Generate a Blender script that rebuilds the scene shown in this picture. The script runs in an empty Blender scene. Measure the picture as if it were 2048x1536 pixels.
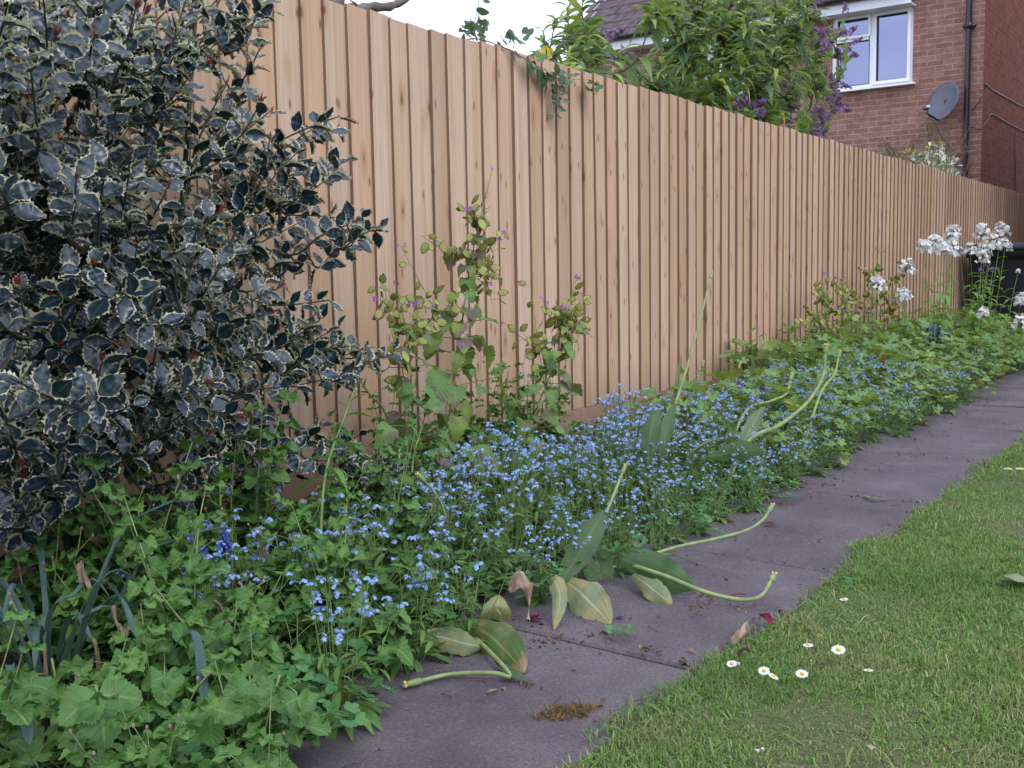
import bpy, math, random
import numpy as np
from mathutils import Matrix, Vector
rad = math.radians
scene = bpy.context.scene
COL = scene.collection
rng = np.random.default_rng(7)
A = np.array

# ------------------------------------------------------------------ camera
# world: X runs along the fence (away from the camera), Y=0 is the fence face, Z=0 the top of the path
F_PX, YAW, PITCH, ROLL = 2105.5, 0.949359, 0.102679, -0.018204
CAM = A([0.0, -2.4057, 0.7436])
_f = A([math.sin(YAW)*math.cos(PITCH), math.cos(YAW)*math.cos(PITCH), -math.sin(PITCH)])
_r = A([math.cos(YAW), -math.sin(YAW), 0.0]); _u = np.cross(_r, _f)
_R = math.cos(ROLL)*_r + math.sin(ROLL)*_u; _U = -math.sin(ROLL)*_r + math.cos(ROLL)*_u
cam = bpy.data.objects.new("camera", bpy.data.cameras.new("camera")); COL.objects.link(cam)
cam.matrix_world = Matrix([[_R[i], _U[i], -_f[i], CAM[i]] for i in range(3)] + [[0, 0, 0, 1]])
cam.data.sensor_width = 36.0; cam.data.lens = 36.0*F_PX/2048; cam.data.clip_end = 900; cam.data.clip_start = 0.05
scene.camera = cam
def _ray(x, y): return _f + (x-1024)/F_PX*_R - (y-768)/F_PX*_U
def onz(x, y, z=0.0): d = _ray(x, y); return CAM + d*(z-CAM[2])/d[2]
def ony(x, y, Y=0.0): d = _ray(x, y); return CAM + d*(Y-CAM[1])/d[1]
def onx(x, y, X): d = _ray(x, y); return CAM + d*(X-CAM[0])/d[0]

# ------------------------------------------------------------------ light
SUN_EL, SUN_AZ = rad(48), rad(205)          # azimuth: direction the light comes FROM, clockwise from +Y
world = bpy.data.worlds.new("World"); scene.world = world; world.use_nodes = True
wn, wl = world.node_tree.nodes, world.node_tree.links; wn.clear()
sky = wn.new("ShaderNodeTexSky"); sky.sky_type = 'NISHITA'; sky.sun_disc = False
sky.sun_elevation = SUN_EL; sky.sun_rotation = SUN_AZ; sky.altitude = 50; sky.air_density = 1.0; sky.dust_density = 1.5; sky.ozone_density = 1.5
tc = wn.new("ShaderNodeTexCoord"); mp = wn.new("ShaderNodeMapping"); mp.inputs['Scale'].default_value = (1, 1, 2.2); mp.inputs['Location'].default_value = (.35, .1, .2)
nz = wn.new("ShaderNodeTexNoise"); nz.inputs['Scale'].default_value = 2.2; nz.inputs['Detail'].default_value = 7; nz.inputs['Roughness'].default_value = .55
rp = wn.new("ShaderNodeValToRGB"); rp.color_ramp.elements[0].position = .30; rp.color_ramp.elements[1].position = .50
mx = wn.new("ShaderNodeMix"); mx.data_type = 'RGBA'; mx.inputs[7].default_value = (11.0, 11.8, 15.2, 1)
bg = wn.new("ShaderNodeBackground"); bg.inputs[1].default_value = 0.105; wo = wn.new("ShaderNodeOutputWorld")
wl.new(tc.outputs['Generated'], mp.inputs[0]); wl.new(mp.outputs[0], nz.inputs[0]); wl.new(nz.outputs[0], rp.inputs[0])

sxy = wn.new("ShaderNodeSeparateXYZ"); hz = wn.new("ShaderNodeMapRange"); hz.inputs[1].default_value = .12; hz.inputs[2].default_value = .34; hz.inputs[3].default_value = 1; hz.inputs[4].default_value = 0
hm = wn.new("ShaderNodeMath"); hm.operation = 'MAXIMUM'; wl.new(tc.outputs['Generated'], sxy.inputs[0]); wl.new(sxy.outputs[2], hz.inputs[0]); wl.new(hz.outputs[0], hm.inputs[0]); wl.new(rp.outputs[0], hm.inputs[1]); wl.new(hm.outputs[0], mx.inputs[0]); wl.new(sky.outputs[0], mx.inputs[6]); 
nz2 = wn.new("ShaderNodeTexNoise"); nz2.inputs['Scale'].default_value = 3.4; nz2.inputs['Detail'].default_value = 5; wl.new(mp.outputs[0], nz2.inputs[0]); vr = wn.new("ShaderNodeMapRange"); vr.inputs[1].default_value = .35; vr.inputs[2].default_value = .65; vr.inputs[3].default_value = .72; vr.inputs[4].default_value = 1.15; wl.new(nz2.outputs[0], vr.inputs[0])
vm = wn.new("ShaderNodeVectorMath"); vm.operation = 'SCALE'; wl.new(mx.outputs[2], vm.inputs[0]); wl.new(vr.outputs[0], vm.inputs['Scale']); wl.new(vm.outputs[0], bg.inputs[0]); wl.new(bg.outputs[0], wo.inputs[0])
sd = bpy.data.lights.new("sun", 'SUN'); sd.energy = 0.9; sd.angle = rad(28); sd.color = (1.0, .95, .88)
so = bpy.data.objects.new("sun", sd); COL.objects.link(so)
_sv = Vector((math.sin(SUN_AZ)*math.cos(SUN_EL), math.cos(SUN_AZ)*math.cos(SUN_EL), math.sin(SUN_EL)))
so.rotation_euler = _sv.to_track_quat('Z', 'Y').to_euler(); so.location = (0, -6, 9)
scene.view_settings.view_transform = 'Standard'; scene.view_settings.look = 'None'
scene.view_settings.exposure = 0.68; scene.view_settings.gamma = 1.0
scene.cycles.max_bounces = 8; scene.cycles.transmission_bounces = 4; scene.cycles.diffuse_bounces = 2

# ------------------------------------------------------------------ mesh helpers
def nrm(a): return a/np.maximum(np.linalg.norm(a, axis=-1, keepdims=True), 1e-9)
class T:                                     # a small template mesh
    def __init__(s, V, F, mi=None, uv=None):
        s.V = np.asarray(V, float); s.loops = np.array([i for f in F for i in f], int); s.sizes = np.array([len(f) for f in F], int)
        s.mi = np.zeros(len(F), int) if mi is None else np.asarray(mi, int)
        s.uv = np.zeros((len(s.loops), 2)) if uv is None else np.asarray(uv, float)[s.loops]
def tjoin(parts):                            # [(template, 4x4)]
    o = T(np.zeros((0, 3)), []); V = []; L = []; n = 0
    for t, M in parts:
        V.append(t.V@M[:3, :3].T + M[:3, 3]); L.append(t.loops+n); n += len(t.V)
    o.V = np.concatenate(V); o.loops = np.concatenate(L); o.sizes = np.concatenate([t.sizes for t, _ in parts])
    o.mi = np.concatenate([t.mi for t, _ in parts]); o.uv = np.concatenate([t.uv for t, _ in parts]); return o
class MB:
    def __init__(s): s.V = []; s.L = []; s.S = []; s.M = []; s.UV = []; s.n = 0
    def add(s, V, F, mi=0, uv=None):
        V = np.asarray(V, float); s.V.append(V); l = np.array([i for f in F for i in f], int)
        s.L.append(l+s.n); s.S.append(np.array([len(f) for f in F], int)); s.M.append(np.full(len(F), mi, int))
        s.UV.append(np.asarray(uv, float)[l] if uv is not None else np.zeros((len(l), 2))); s.n += len(V)
    def stamp(s, t, Ms, mi=None):
        Ms = np.asarray(Ms, float).reshape(-1, 4, 4); k = len(Ms); nv = len(t.V)
        if k == 0: return
        V = np.einsum('kij,nj->kni', Ms[:, :3, :3], t.V) + Ms[:, None, :3, 3]
        s.V.append(V.reshape(-1, 3)); s.L.append((t.loops[None] + s.n + (np.arange(k)*nv)[:, None]).ravel())
        s.S.append(np.tile(t.sizes, k)); s.M.append(np.tile(t.mi, k) if mi is None else np.full(len(t.sizes)*k, mi)); s.UV.append(np.tile(t.uv, (k, 1))); s.n += nv*k
    def tube(s, P, r, sides=5, mi=0, cap=True):
        P = np.asarray(P, float); n = len(P); r = np.broadcast_to(np.asarray(r, float), (n,))
        tg = nrm(np.gradient(P, axis=0)); a = A([0, 0, 1.]) if abs(tg[0][2]) < .9 else A([1., 0, 0])
        x = nrm(np.cross(tg[0], a)); V = []; UV = []
        ang = np.arange(sides)*2*math.pi/sides
        for i in range(n):
            x = nrm(x - tg[i]*(x@tg[i])); y = np.cross(tg[i], x)
            V.append(P[i] + r[i]*(np.cos(ang)[:, None]*x + np.sin(ang)[:, None]*y)); UV += [(k/sides, i*.1) for k in range(sides)]
        F = [(i*sides+k, i*sides+(k+1) % sides, (i+1)*sides+(k+1) % sides, (i+1)*sides+k) for i in range(n-1) for k in range(sides)]
        if cap: F += [tuple(range(sides))[::-1], tuple((n-1)*sides+k for k in range(sides))]
        s.add(np.concatenate(V), F, mi, UV)
    def box(s, c, d, mi=0, M=None, uvs=None):
        c = A(c, float); h = A(d, float)/2
        V = A([[x, y, z] for x in (-1, 1) for y in (-1, 1) for z in (-1, 1)])*h + c
        if M is not None: V = V@M[:3, :3].T + M[:3, 3]
        s.add(V, [(0, 1, 3, 2), (4, 6, 7, 5), (0, 4, 5, 1), (2, 3, 7, 6), (0, 2, 6, 4), (1, 5, 7, 3)], mi)
    def sphere(s, c, r, mi=0, nu=8, nv=5):
        V = [[0, 0, -1]]+[[math.cos(a)*math.cos(b), math.sin(a)*math.cos(b), math.sin(b)] for b in np.linspace(-math.pi/2, math.pi/2, nv+1)[1:-1] for a in np.arange(nu)*2*math.pi/nu]+[[0, 0, 1]]
        F = [(0, 1+(k+1) % nu, 1+k) for k in range(nu)]
        for j in range(nv-2): F += [(1+j*nu+k, 1+j*nu+(k+1) % nu, 1+(j+1)*nu+(k+1) % nu, 1+(j+1)*nu+k) for k in range(nu)]
        b = 1+(nv-2)*nu; F += [(b+k, b+(k+1) % nu, len(V)-1) for k in range(nu)]
        s.add(A(V)*A(r) + A(c), F, mi)
    def build(s, name, mats, parent=None, smooth=True, **tags):
        me = bpy.data.meshes.new(name); V = np.concatenate(s.V); L = np.concatenate(s.L); S = np.concatenate(s.S)
        me.vertices.add(len(V)); me.vertices.foreach_set("co", V.astype(np.float32).ravel())
        me.loops.add(len(L)); me.loops.foreach_set("vertex_index", L.astype(np.int32))
        me.polygons.add(len(S)); st = np.concatenate([[0], np.cumsum(S)[:-1]]); me.polygons.foreach_set("loop_start", st.astype(np.int32))
        mats = mats if isinstance(mats, (list, tuple)) else [mats]
        for m in mats: me.materials.append(m)
        me.polygons.foreach_set("material_index", np.concatenate(s.M).astype(np.int32))
        me.polygons.foreach_set("use_smooth", np.full(len(S), smooth))
        uv = me.uv_layers.new(name="UVMap"); uv.data.foreach_set("uv", np.concatenate(s.UV).astype(np.float32).ravel())
        me.update(calc_edges=True); me.validate()
        o = bpy.data.objects.new(name, me); COL.objects.link(o)
        if parent is not None: o.parent = parent
        for k, v in tags.items(): o[k] = v
        return o
def thing(name, label, category, loc=(0, 0, 0), rz=0.0, group=None):
    o = bpy.data.objects.new(name, None); COL.objects.link(o); o.location = loc; o.rotation_euler = (0, 0, rz)
    o.empty_display_size = .05; o["label"] = label; o["category"] = category
    if group: o["group"] = group
    return o
def copy_tree(root, loc, rz=0, sc=1.0, label=None, group=None):
    r = root.copy(); COL.objects.link(r); r.location = loc; r.rotation_euler = (0, 0, rz); r.scale = (sc,)*3 if np.isscalar(sc) else sc
    if label: r["label"] = label
    if group: r["group"] = group
    for ch in root.children:
        c = ch.copy(); COL.objects.link(c); c.parent = r
        for g in ch.children:
            d = g.copy(); COL.objects.link(d); d.parent = c
    return r
def frames(p, d, up, s):
    p = np.atleast_2d(p); n = len(p); Y = nrm(np.broadcast_to(d, (n, 3)).astype(float)); up = np.broadcast_to(up, (n, 3))
    X = np.cross(Y, up); bad = np.linalg.norm(X, axis=1) < 1e-4; X[bad] = np.cross(Y[bad], A([.3, .8, .1])); X = nrm(X); Z = np.cross(X, Y)
    s = np.asarray(s, float); s = np.broadcast_to(s[:, None] if s.ndim == 1 else s, (n, 3))
    M = np.zeros((n, 4, 4)); M[:, :3, 0] = X*s[:, :1]; M[:, :3, 1] = Y*s[:, 1:2]; M[:, :3, 2] = Z*s[:, 2:3]; M[:, :3, 3] = p; M[:, 3, 3] = 1; return M
def bez(pts, n=12):                          # smooth curve through points (Catmull-Rom)
    P = np.asarray(pts, float); P = np.vstack([2*P[0]-P[1], P, 2*P[-1]-P[-2]]); out = []
    k = len(P)-3
    for t in np.linspace(0, k-1e-9, n):
        i = int(t); u = t-i; a, b, c, d = P[i:i+4]
        out.append(.5*((2*b)+(c-a)*u+(2*a-5*b+4*c-d)*u*u+(3*b-a-3*c+d)*u**3))
    return A(out)
def rdir(n, r=rng): return nrm(r.normal(size=(n, 3)))

# ------------------------------------------------------------------ leaf templates (base at origin, along +Y, face +Z)
S_OVATE = lambda v: np.sin(np.pi*np.clip(v, 0, 1)**.72)**.85
S_ROUND = lambda v: np.sin(np.pi*np.clip(v, 0, 1)**.66)**.7
S_LANCE = lambda v: np.sin(np.pi*np.clip(v, 0, 1)**.8)
S_STRAP = lambda v: np.minimum(1, 6*(1-v))**.6*(.75+.25*np.sin(np.pi*v))
S_HEART = lambda v: np.where(v < .25, .72+.28*np.sin(v/.25*np.pi/2), np.cos((v-.25)/.75*np.pi/2)**.85)
S_OBLONG = lambda v: np.sin(np.pi*np.clip(v, 0, 1)**1.25)**.7
def leaf(n=6, w=.4, shape=S_OVATE, serr=0., fold=.15, droop=.2, wave=0., half=1, twist=0., seed=0, teeth=True):
    r = np.random.default_rng(seed); us = np.linspace(-1, 1, 2*half+1); V = []; UV = []
    ph = r.uniform(0, 6, 2)
    for i, v in enumerate(np.linspace(0, 1, n+1)):
        h = max(w/2*float(shape(v)), .012)
        for u in us:
            x = u*h; y = v
            if serr and abs(u) == 1 and 0 < i < n:
                if i % 2: x *= 1+serr; y += .35/n
                else: x *= 1-serr*.7; y -= .12/n
            z = fold*abs(u)*h*2 - droop*v*v + wave*math.sin(v*9+ph[0 if u > 0 else 1])*abs(u)*h
            y *= 1-.35*droop*v
            c, s = math.cos(twist*v), math.sin(twist*v); V.append((x*c, y, z+x*s)); UV.append((u/2+.5, v))
    k = len(us); F = [(i*k+j, i*k+j+1, (i+1)*k+j+1, (i+1)*k+j) for i in range(n) for j in range(k-1)]
    return T(V, F, None, UV)
def lobed(lobes=5, deep=.35, span=150, per=4, cup=.12, tooth=.08, seed=0):
    r = np.random.default_rng(seed); n = lobes*per; V = [(0, .02, 0)]; UV = [(.5, 0)]
    for i in range(n+1):
        a = rad(-span+2*span*i/n); ph = (i/per) % 1.0
        q = abs(ph-.5)*2; R = 1-deep*q**1.5; R *= .82+.18*math.cos(a*.6); R *= 1+tooth*(1 if i % 2 else -1) + r.uniform(-.03, .03)
        x, y = R*math.sin(a)*.6, R*math.cos(a)*.6
        V += [(x*.5, y*.5, cup*.25*R*R + (.03 if q < .3 else -.02)), (x, y, cup*R*R*(.6+.8*r.random()) - .1*max(0, y)**2)]; UV += [(ph, .5), (ph, 1)]
    F = []
    for i in range(n): F += [(0, 1+2*i+2, 1+2*i), (1+2*i, 1+2*i+2, 2+2*i+2, 2+2*i)]
    F = [f[::-1] for f in F]; F = [f for f in F]
    return T(A(V)+[0, .45, 0], [f[::-1] for f in F], None, UV)
def holly_leaf(seed):
    r = np.random.default_rng(seed); n = 14; V = []; UV = []; mi = []; bend = r.uniform(.1, .5); cup = r.uniform(-.1, .45); wide = max(0, r.uniform(-.15, .14))
    for i, v in enumerate(np.linspace(0, 1, n+1)):
        h = .30*max(math.sin(math.pi*min(v, .985)**.82), .05)*r.uniform(.95, 1.05); sp = i % 2 == 1 and i < n
        for u in (-2, -1, 0, 1, 2):
            sg = np.sign(u)
            if abs(u) == 2: x = sg*h*(1.22 if sp else .97); y = v+(.035 if sp else -.01); z = cup*h*1.3+(r.uniform(-.10, .17) if sp else r.uniform(-.03, .03))
            elif abs(u) == 1: x = sg*h*(r.uniform(.91, .97)-wide*.55); y = v; z = cup*h*.55+.015*math.sin(i*1.7)
            else: x = 0; y = v; z = -.02
            V.append((x, y*(1-.2*bend*v), z-bend*.4*v*v)); UV.append((.5+u*.25, v))
    F = []
    for i in range(n):
        for j in range(4): F.append((i*5+j, i*5+j+1, i*5+j+6, i*5+j+5)); mi.append(1 if j in (0, 3) else 0)
    return T(V, F, mi, UV)
def rot_z(a, s=1.0, t=(0, 0, 0)): M = np.eye(4); c, n = math.cos(a), math.sin(a); M[:2, :2] = [[c, -n], [n, c]]; M[:3, :3] *= s; M[:3, 3] = t; return M
def rot_x(a): M = np.eye(4); c, n = math.cos(a), math.sin(a); M[1:3, 1:3] = [[c, -n], [n, c]]; return M
def trifoliate(seed=0, w=.80, serr=.11, side=.8, n=17):
    r = np.random.default_rng(seed); L = lambda k: leaf(n, w*r.uniform(.9, 1.1), S_ROUND, serr, .14, r.uniform(.1, .5), .35, 1, 0, seed*7+k)
    stalk = T([(-.016, 0, 0), (.016, 0, 0), (.012, .2, 0), (-.012, .2, 0), (0, .1, -.02)], [(0, 1, 2, 3)], None, [(.5, 0)]*5)
    return tjoin([(stalk, np.eye(4)), (L(0), rot_z(0, .74, (0, .18, 0))), (L(1), rot_z(rad(r.uniform(58, 80)), .70*side, (0, .15, 0))), (L(2), rot_z(-rad(r.uniform(58, 80)), .70*side, (0, .15, 0)))])
def trilobe(seed=0):
    r = np.random.default_rng(seed); L = lambda k: lobed(3, .22, 95, 4, .15, .05, seed*5+k)
    stalk = T([(-.016, 0, 0), (.016, 0, 0), (.012, .26, 0), (-.012, .26, 0), (0, .1, -.02)], [(0, 1, 2, 3)], None, [(.5, 0)]*5)
    return tjoin([(stalk, np.eye(4)), (L(0), rot_z(0, .58, (0, .24, 0))), (L(1), rot_z(rad(80), .52, (0, .22, 0))), (L(2), rot_z(-rad(80), .52, (0, .22, 0)))])
def flower(petals=5, r0=.12, wid=.42, tip=1.0, lift=.15, notch=0.0):
    V = []; F = []; mi = []
    for k in range(petals):
        a = 2*math.pi*k/petals; c, s = math.cos(a), math.sin(a); w = wid
        for x, y, z in ((r0, -.08, 0), (r0, .08, 0), (.62, w, lift*.6), (tip*.95, w*.55, lift), (tip-notch, 0, lift), (tip*.95, -w*.55, lift), (.62, -w, lift*.6)):
            V.append((x*c-y*s, x*s+y*c, z))
        b = k*7; F.append((b, b+6, b+5, b+4, b+3, b+2, b+1)); mi.append(0)
    b = len(V); V += [(r0*1.4*math.cos(a), r0*1.4*math.sin(a), .05) for a in np.arange(6)*math.pi/3]; F.append(tuple(range(b, b+6))); mi.append(1)
    return T(V, F, mi)
FL5, FL4 = flower(), flower(4, .08, .46, 1.0, .12, .12)
def pod_t():
    V = [(0, .5, .03), (0, .5, -.03)]; F = []; mi = []; n = 12
    for s in (.84, 1.0):
        for k in range(n):
            a = 2*math.pi*k/n; V.append((s*.36*math.sin(a), .5-s*.5*math.cos(a), 0.012 if s < 1 else 0))
    V.append((0, 1.14, 0))
    for k in range(n):
        k2 = (k+1) % n; F += [(0, 2+k, 2+k2), (2+k, 2+n+k, 2+n+k2, 2+k2), (1, 2+n+k2, 2+n+k)]; mi += [0, 1, 0]
    F.append((2+n+n//2-1, 2+2*n, 2+n+n//2+1, 2+n+n//2)); mi.append(1)
    return T(V, F, mi)
POD = pod_t()

# ------------------------------------------------------------------ materials
def mat(name):
    m = bpy.data.materials.new(name); m.use_nodes = True; nt = m.node_tree; return m, nt.nodes, nt.links, nt.nodes["Principled BSDF"]
def rgba(c): return (c[0], c[1], c[2], 1)
def mixc(N, L, f, a, b, mode='MIX'):
    x = N.new("ShaderNodeMix"); x.data_type = 'RGBA'; x.blend_type = mode
    for i, v in ((0, f), (6, a), (7, b)):
        if hasattr(v, 'default_value') or hasattr(v, 'links'): L.new(v, x.inputs[i])
        else: x.inputs[i].default_value = v if i == 0 else rgba(v)
    return x.outputs[2]
def mth(N, L, op, a, b=0.0, c=0.0):
    x = N.new("ShaderNodeMath"); x.operation = op
    for i, v in enumerate((a, b, c)):
        if hasattr(v, 'links'): L.new(v, x.inputs[i])
        else: x.inputs[i].default_value = v
    return x.outputs[0]
def noise(N, L, scale, detail=4, coord='Object', stretch=None, rough=.55, vec=None):
    n = N.new("ShaderNodeTexNoise"); n.inputs['Scale'].default_value = scale; n.inputs['Detail'].default_value = detail; n.inputs['Roughness'].default_value = rough
    if vec is None: t = N.new("ShaderNodeTexCoord"); vec = t.outputs[coord]
    if stretch: m = N.new("ShaderNodeMapping"); m.inputs['Scale'].default_value = stretch; L.new(vec, m.inputs[0]); vec = m.outputs[0]
    L.new(vec, n.inputs[0]); return n.outputs[0]
def ramp(N, L, f, stops):
    r = N.new("ShaderNodeValToRGB"); e = r.color_ramp.elements
    while len(e) < len(stops): e.new(.5)
    for x, (p, c) in zip(e, stops): x.position = p; x.color = rgba(c) if not np.isscalar(c) else (c, c, c, 1)
    L.new(f, r.inputs[0]); return r.outputs[0]
def bump(N, L, P, h, strength=.3, dist=.01):
    b = N.new("ShaderNodeBump"); b.inputs['Strength'].default_value = strength; b.inputs['Distance'].default_value = dist; L.new(h, b.inputs['Height']); L.new(b.outputs[0], P.inputs['Normal']); return b
def plain(name, c, rough=.6, var=.25, scale=30, spec=.3, metal=0.):
    m, N, L, P = mat(name); n = noise(N, L, scale); L.new(ramp(N, L, n, [(.3, [x*(1-var) for x in c]), (.7, [min(1, x*(1+var)) for x in c])]), P.inputs['Base Color'])
    P.inputs['Roughness'].default_value = rough; P.inputs['Specular IOR Level'].default_value = spec; P.inputs['Metallic'].default_value = metal; return m
def leafmat(name, cols, vein=None, side=0., trans=.3, rough=.5, spec=.35, blotch=None, tipc=None, tone=False, streak=False):
    """cols: colours picked at random leaf by leaf; vein: midrib colour; blotch: (colour, amount) irregular patches on the blade"""
    m, N, L, P = mat(name); g = N.new("ShaderNodeNewGeometry"); oi = N.new("ShaderNodeObjectInfo"); uvn = N.new("ShaderNodeTexCoord"); sx = N.new("ShaderNodeSeparateXYZ"); L.new(uvn.outputs['UV'], sx.inputs[0])
    rv = mth(N, L, 'FRACT', mth(N, L, 'ADD', g.outputs['Random Per Island'], mth(N, L, 'MULTIPLY', oi.outputs['Random'], .83)))
    c = ramp(N, L, rv, [(i/max(1, len(cols)-1)*.98, k) for i, k in enumerate(cols)])
    n = noise(N, L, 60, 3); c = mixc(N, L, mth(N, L, 'MULTIPLY', n, .55), c, [x*.55 for x in cols[0]])
    if tone: c = mixc(N, L, mth(N, L, 'MULTIPLY', oi.outputs['Random'], .4), c, [x*.7 for x in cols[0]])
    if blotch:
        b = noise(N, L, blotch[2] if len(blotch) > 2 else 22, 4); f = ramp(N, L, b, [(.5-blotch[1]*.2, 0.), (.62-blotch[1]*.2, 1.)]); c = mixc(N, L, mth(N, L, 'MULTIPLY', f, .85), c, blotch[0])
    if tipc: c = mixc(N, L, ramp(N, L, sx.outputs[1], [(tipc[1], 0.), (min(1, tipc[1]+.12), 1.)]), c, tipc[0])
    au = mth(N, L, 'ABSOLUTE', mth(N, L, 'SUBTRACT', sx.outputs[0], .5))
    if streak:
        st_ = noise(N, L, 1, 4, 'UV', stretch=(34, 1.6, 1), rough=.6); c = mixc(N, L, ramp(N, L, st_, [(.38, .6), (.6, 0.)]), c, [x*.5 for x in cols[0]]); bump(N, L, P, st_, .45, .003)
    if vein:
        f = ramp(N, L, au, [(.015, .8), (.05, 0.)])
        if side:
            w = mth(N, L, 'SINE', mth(N, L, 'MULTIPLY', mth(N, L, 'SUBTRACT', sx.outputs[1], mth(N, L, 'MULTIPLY', au, .55)), side)); s2 = ramp(N, L, w, [(.9, 0.), (1., .45)]); f = mth(N, L, 'MAXIMUM', f, s2)
            bump(N, L, P, w, .18, .002)
        c = mixc(N, L, f, c, vein)
    L.new(c, P.inputs['Base Color']); P.inputs['Roughness'].default_value = rough; P.inputs['Specular IOR Level'].default_value = spec
    if trans > 0:
        t = N.new("ShaderNodeBsdfTranslucent"); L.new(mixc(N, L, .5, c, [min(1, cols[-1][0]*1.6), min(1, cols[-1][1]*1.5), cols[-1][2]*.7]), t.inputs[0]); ms = N.new("ShaderNodeMixShader"); ms.inputs[0].default_value = trans
        L.new(P.outputs[0], ms.inputs[1]); L.new(t.outputs[0], ms.inputs[2]); L.new(ms.outputs[0], N["Material Output"].inputs[0])
    return m

M_STEM = plain("green_stem", (.13, .2, .06), .5, .3, 40)
M_PALESTEM = plain("pale_stem", (.2, .265, .10), .45, .25, 30)
M_BROWNSTEM = plain("brown_stem", (.14, .09, .06), .7, .3, 40)
M_HOLLY = leafmat("holly_green", [(0.0032, 0.0160, 0.0298), (0.0040, 0.0200, 0.0323), (0.0056, 0.0264, 0.0298), (0.0032, 0.0160, 0.0357)], (.03, .055, .05), 0, .03, .30, .75)
M_HOLLYC = leafmat("holly_cream", [(.46, .46, .30), (.56, .55, .40), (.38, .38, .2), (.60, .60, .47)], None, 0, .15, .4, .4)
M_HOLLYRED = leafmat("holly_red_bud", [(.20, .03, .025), (.28, .05, .03), (.14, .025, .02), (.24, .09, .03)], None, 0, .2, .4, .4)
M_HOLLYBARK = plain("holly_twig", (.028, .035, .022), .6, .4, 40)
M_FMN_LEAF = leafmat("forget_me_not_leaf", [(0.093, 0.200, 0.045), (0.135, 0.267, 0.057), (0.186, 0.316, 0.068), (0.102, 0.200, 0.062)], None, 0, .3, .6, tone=True)
M_FMN = leafmat("forget_me_not_blue", [(0.199, 0.332, 0.673), (0.288, 0.457, 0.815), (0.438, 0.592, 0.877), (0.269, 0.343, 0.673), (0.358, 0.519, 0.856)], None, 0, .25, .6, .2)
M_FMN_EYE = plain("flower_eye", (.75, .72, .4), .6, .1)
M_AVENS = leafmat("avens_leaf", [(0.073, 0.180, 0.037), (0.113, 0.251, 0.049), (0.160, 0.318, 0.067), (0.094, 0.218, 0.049)], (.24, .34, .14), 46, .3, .55, tone=True)
M_COLUMB = leafmat("columbine_leaf", [(0.062, 0.188, 0.063), (0.101, 0.262, 0.076), (0.135, 0.327, 0.084)], (.13, .22, .1), 0, .3, .55, tone=True)
M_GER = leafmat("geranium_leaf", [(0.109, 0.249, 0.078), (0.198, 0.354, 0.086), (0.285, 0.458, 0.103), (0.154, 0.313, 0.120), (0.351, 0.417, 0.086)], (.14, .2, .09), 0, .3, .55, tone=True)
M_COVER = leafmat("ground_cover_leaf", [(0.039, 0.090, 0.028), (0.062, 0.123, 0.034), (0.090, 0.157, 0.045)], None, 0, .25, .6)
M_HON = leafmat("honesty_leaf", [(0.111, 0.243, 0.065), (0.147, 0.309, 0.092), (0.191, 0.341, 0.078), (0.235, 0.325, 0.039)], (.2, .25, .12), 40, .3, .6, .3, ((.15, .055, .11), .1, 11))
M_POD = leafmat("honesty_pod", [(0.429, 0.539, 0.126), (0.554, 0.666, 0.166), (0.502, 0.410, 0.140), (0.377, 0.488, 0.140)], None, 0, .4, .5, .3, ((.2, .11, .06), -.1, 60))
M_PODB = leafmat("honesty_pod_brown", [(0.444, 0.345, 0.113), (0.381, 0.475, 0.133), (0.523, 0.324, 0.133), (0.317, 0.431, 0.113)], None, 0, .35, .5, .3)
M_PODRIM = plain("pod_rim", (.16, .12, .05), .6)
M_PURPLE = leafmat("purple_petal", [(.38, .1, .5), (.46, .16, .6), (.3, .08, .42)], None, 0, .3, .6)
M_VIOLET = leafmat("violet_petal", [(.14, .08, .42), (.2, .12, .5)], None, 0, .3, .6)
M_WHITE = leafmat("white_petal", [(.78, .78, .82), (.84, .83, .86), (.74, .72, .8)], None, 0, .25, .6, .2)
M_DAISY = leafmat("daisy_petal", [(.82, .82, .8), (.86, .85, .84)], None, 0, .2, .6, .2)
M_YELLOW = plain("yellow_disc", (.62, .42, .04), .7, .2, 300)
M_RED = leafmat("dark_red_petal", [(.16, .01, .03), (.24, .02, .05)], None, 0, .2, .6)
M_LILAC = leafmat("lilac_petal", [(0.207, 0.102, 0.260), (0.311, 0.181, 0.379), (0.142, 0.071, 0.178), (0.389, 0.282, 0.427)], None, 0, .2, .6)
M_BLUEB = leafmat("hyacinth_blue", [(.07, .09, .55), (.1, .13, .68), (.06, .07, .42)], None, 0, .2, .5)
M_TULEAF = leafmat("tulip_leaf", [(.12, .19, .075), (.15, .23, .09)], (.2, .27, .12), 0, .25, .42, .45, streak=True)
M_TULDARK = leafmat("tulip_dark_leaf", [(0.062, 0.138, 0.037), (0.081, 0.175, 0.044)], (.1, .17, .06), 0, .3, .4, .5, streak=True)
M_TULPALE = leafmat("tulip_pale_leaf", [(0.245, 0.312, 0.156), (0.282, 0.335, 0.187)], (.42, .46, .28), 0, .25, .5, .4, ((.42, .36, .16), .2, 16), ((.42, .34, .1), .86), streak=True)
M_TULAGE = leafmat("tulip_browning_leaf", [(.10, .17, .04), (.13, .2, .05)], (.18, .24, .09), 0, .25, .45, .45, ((.3, .18, .08), .05, 20), ((.42, .28, .16), .84), streak=True)
M_DEAD = leafmat("dead_leaf", [(.32, .2, .13), (.38, .26, .18), (.24, .14, .09)], (.2, .12, .08), 30, .2, .75, .2, ((.5, .4, .32), .1, 30))
M_STRAP = leafmat("daffodil_leaf", [(0.056, 0.125, 0.106), (0.088, 0.169, 0.144), (0.119, 0.200, 0.175)], None, 0, .15, .42, .45, streak=True)
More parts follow.
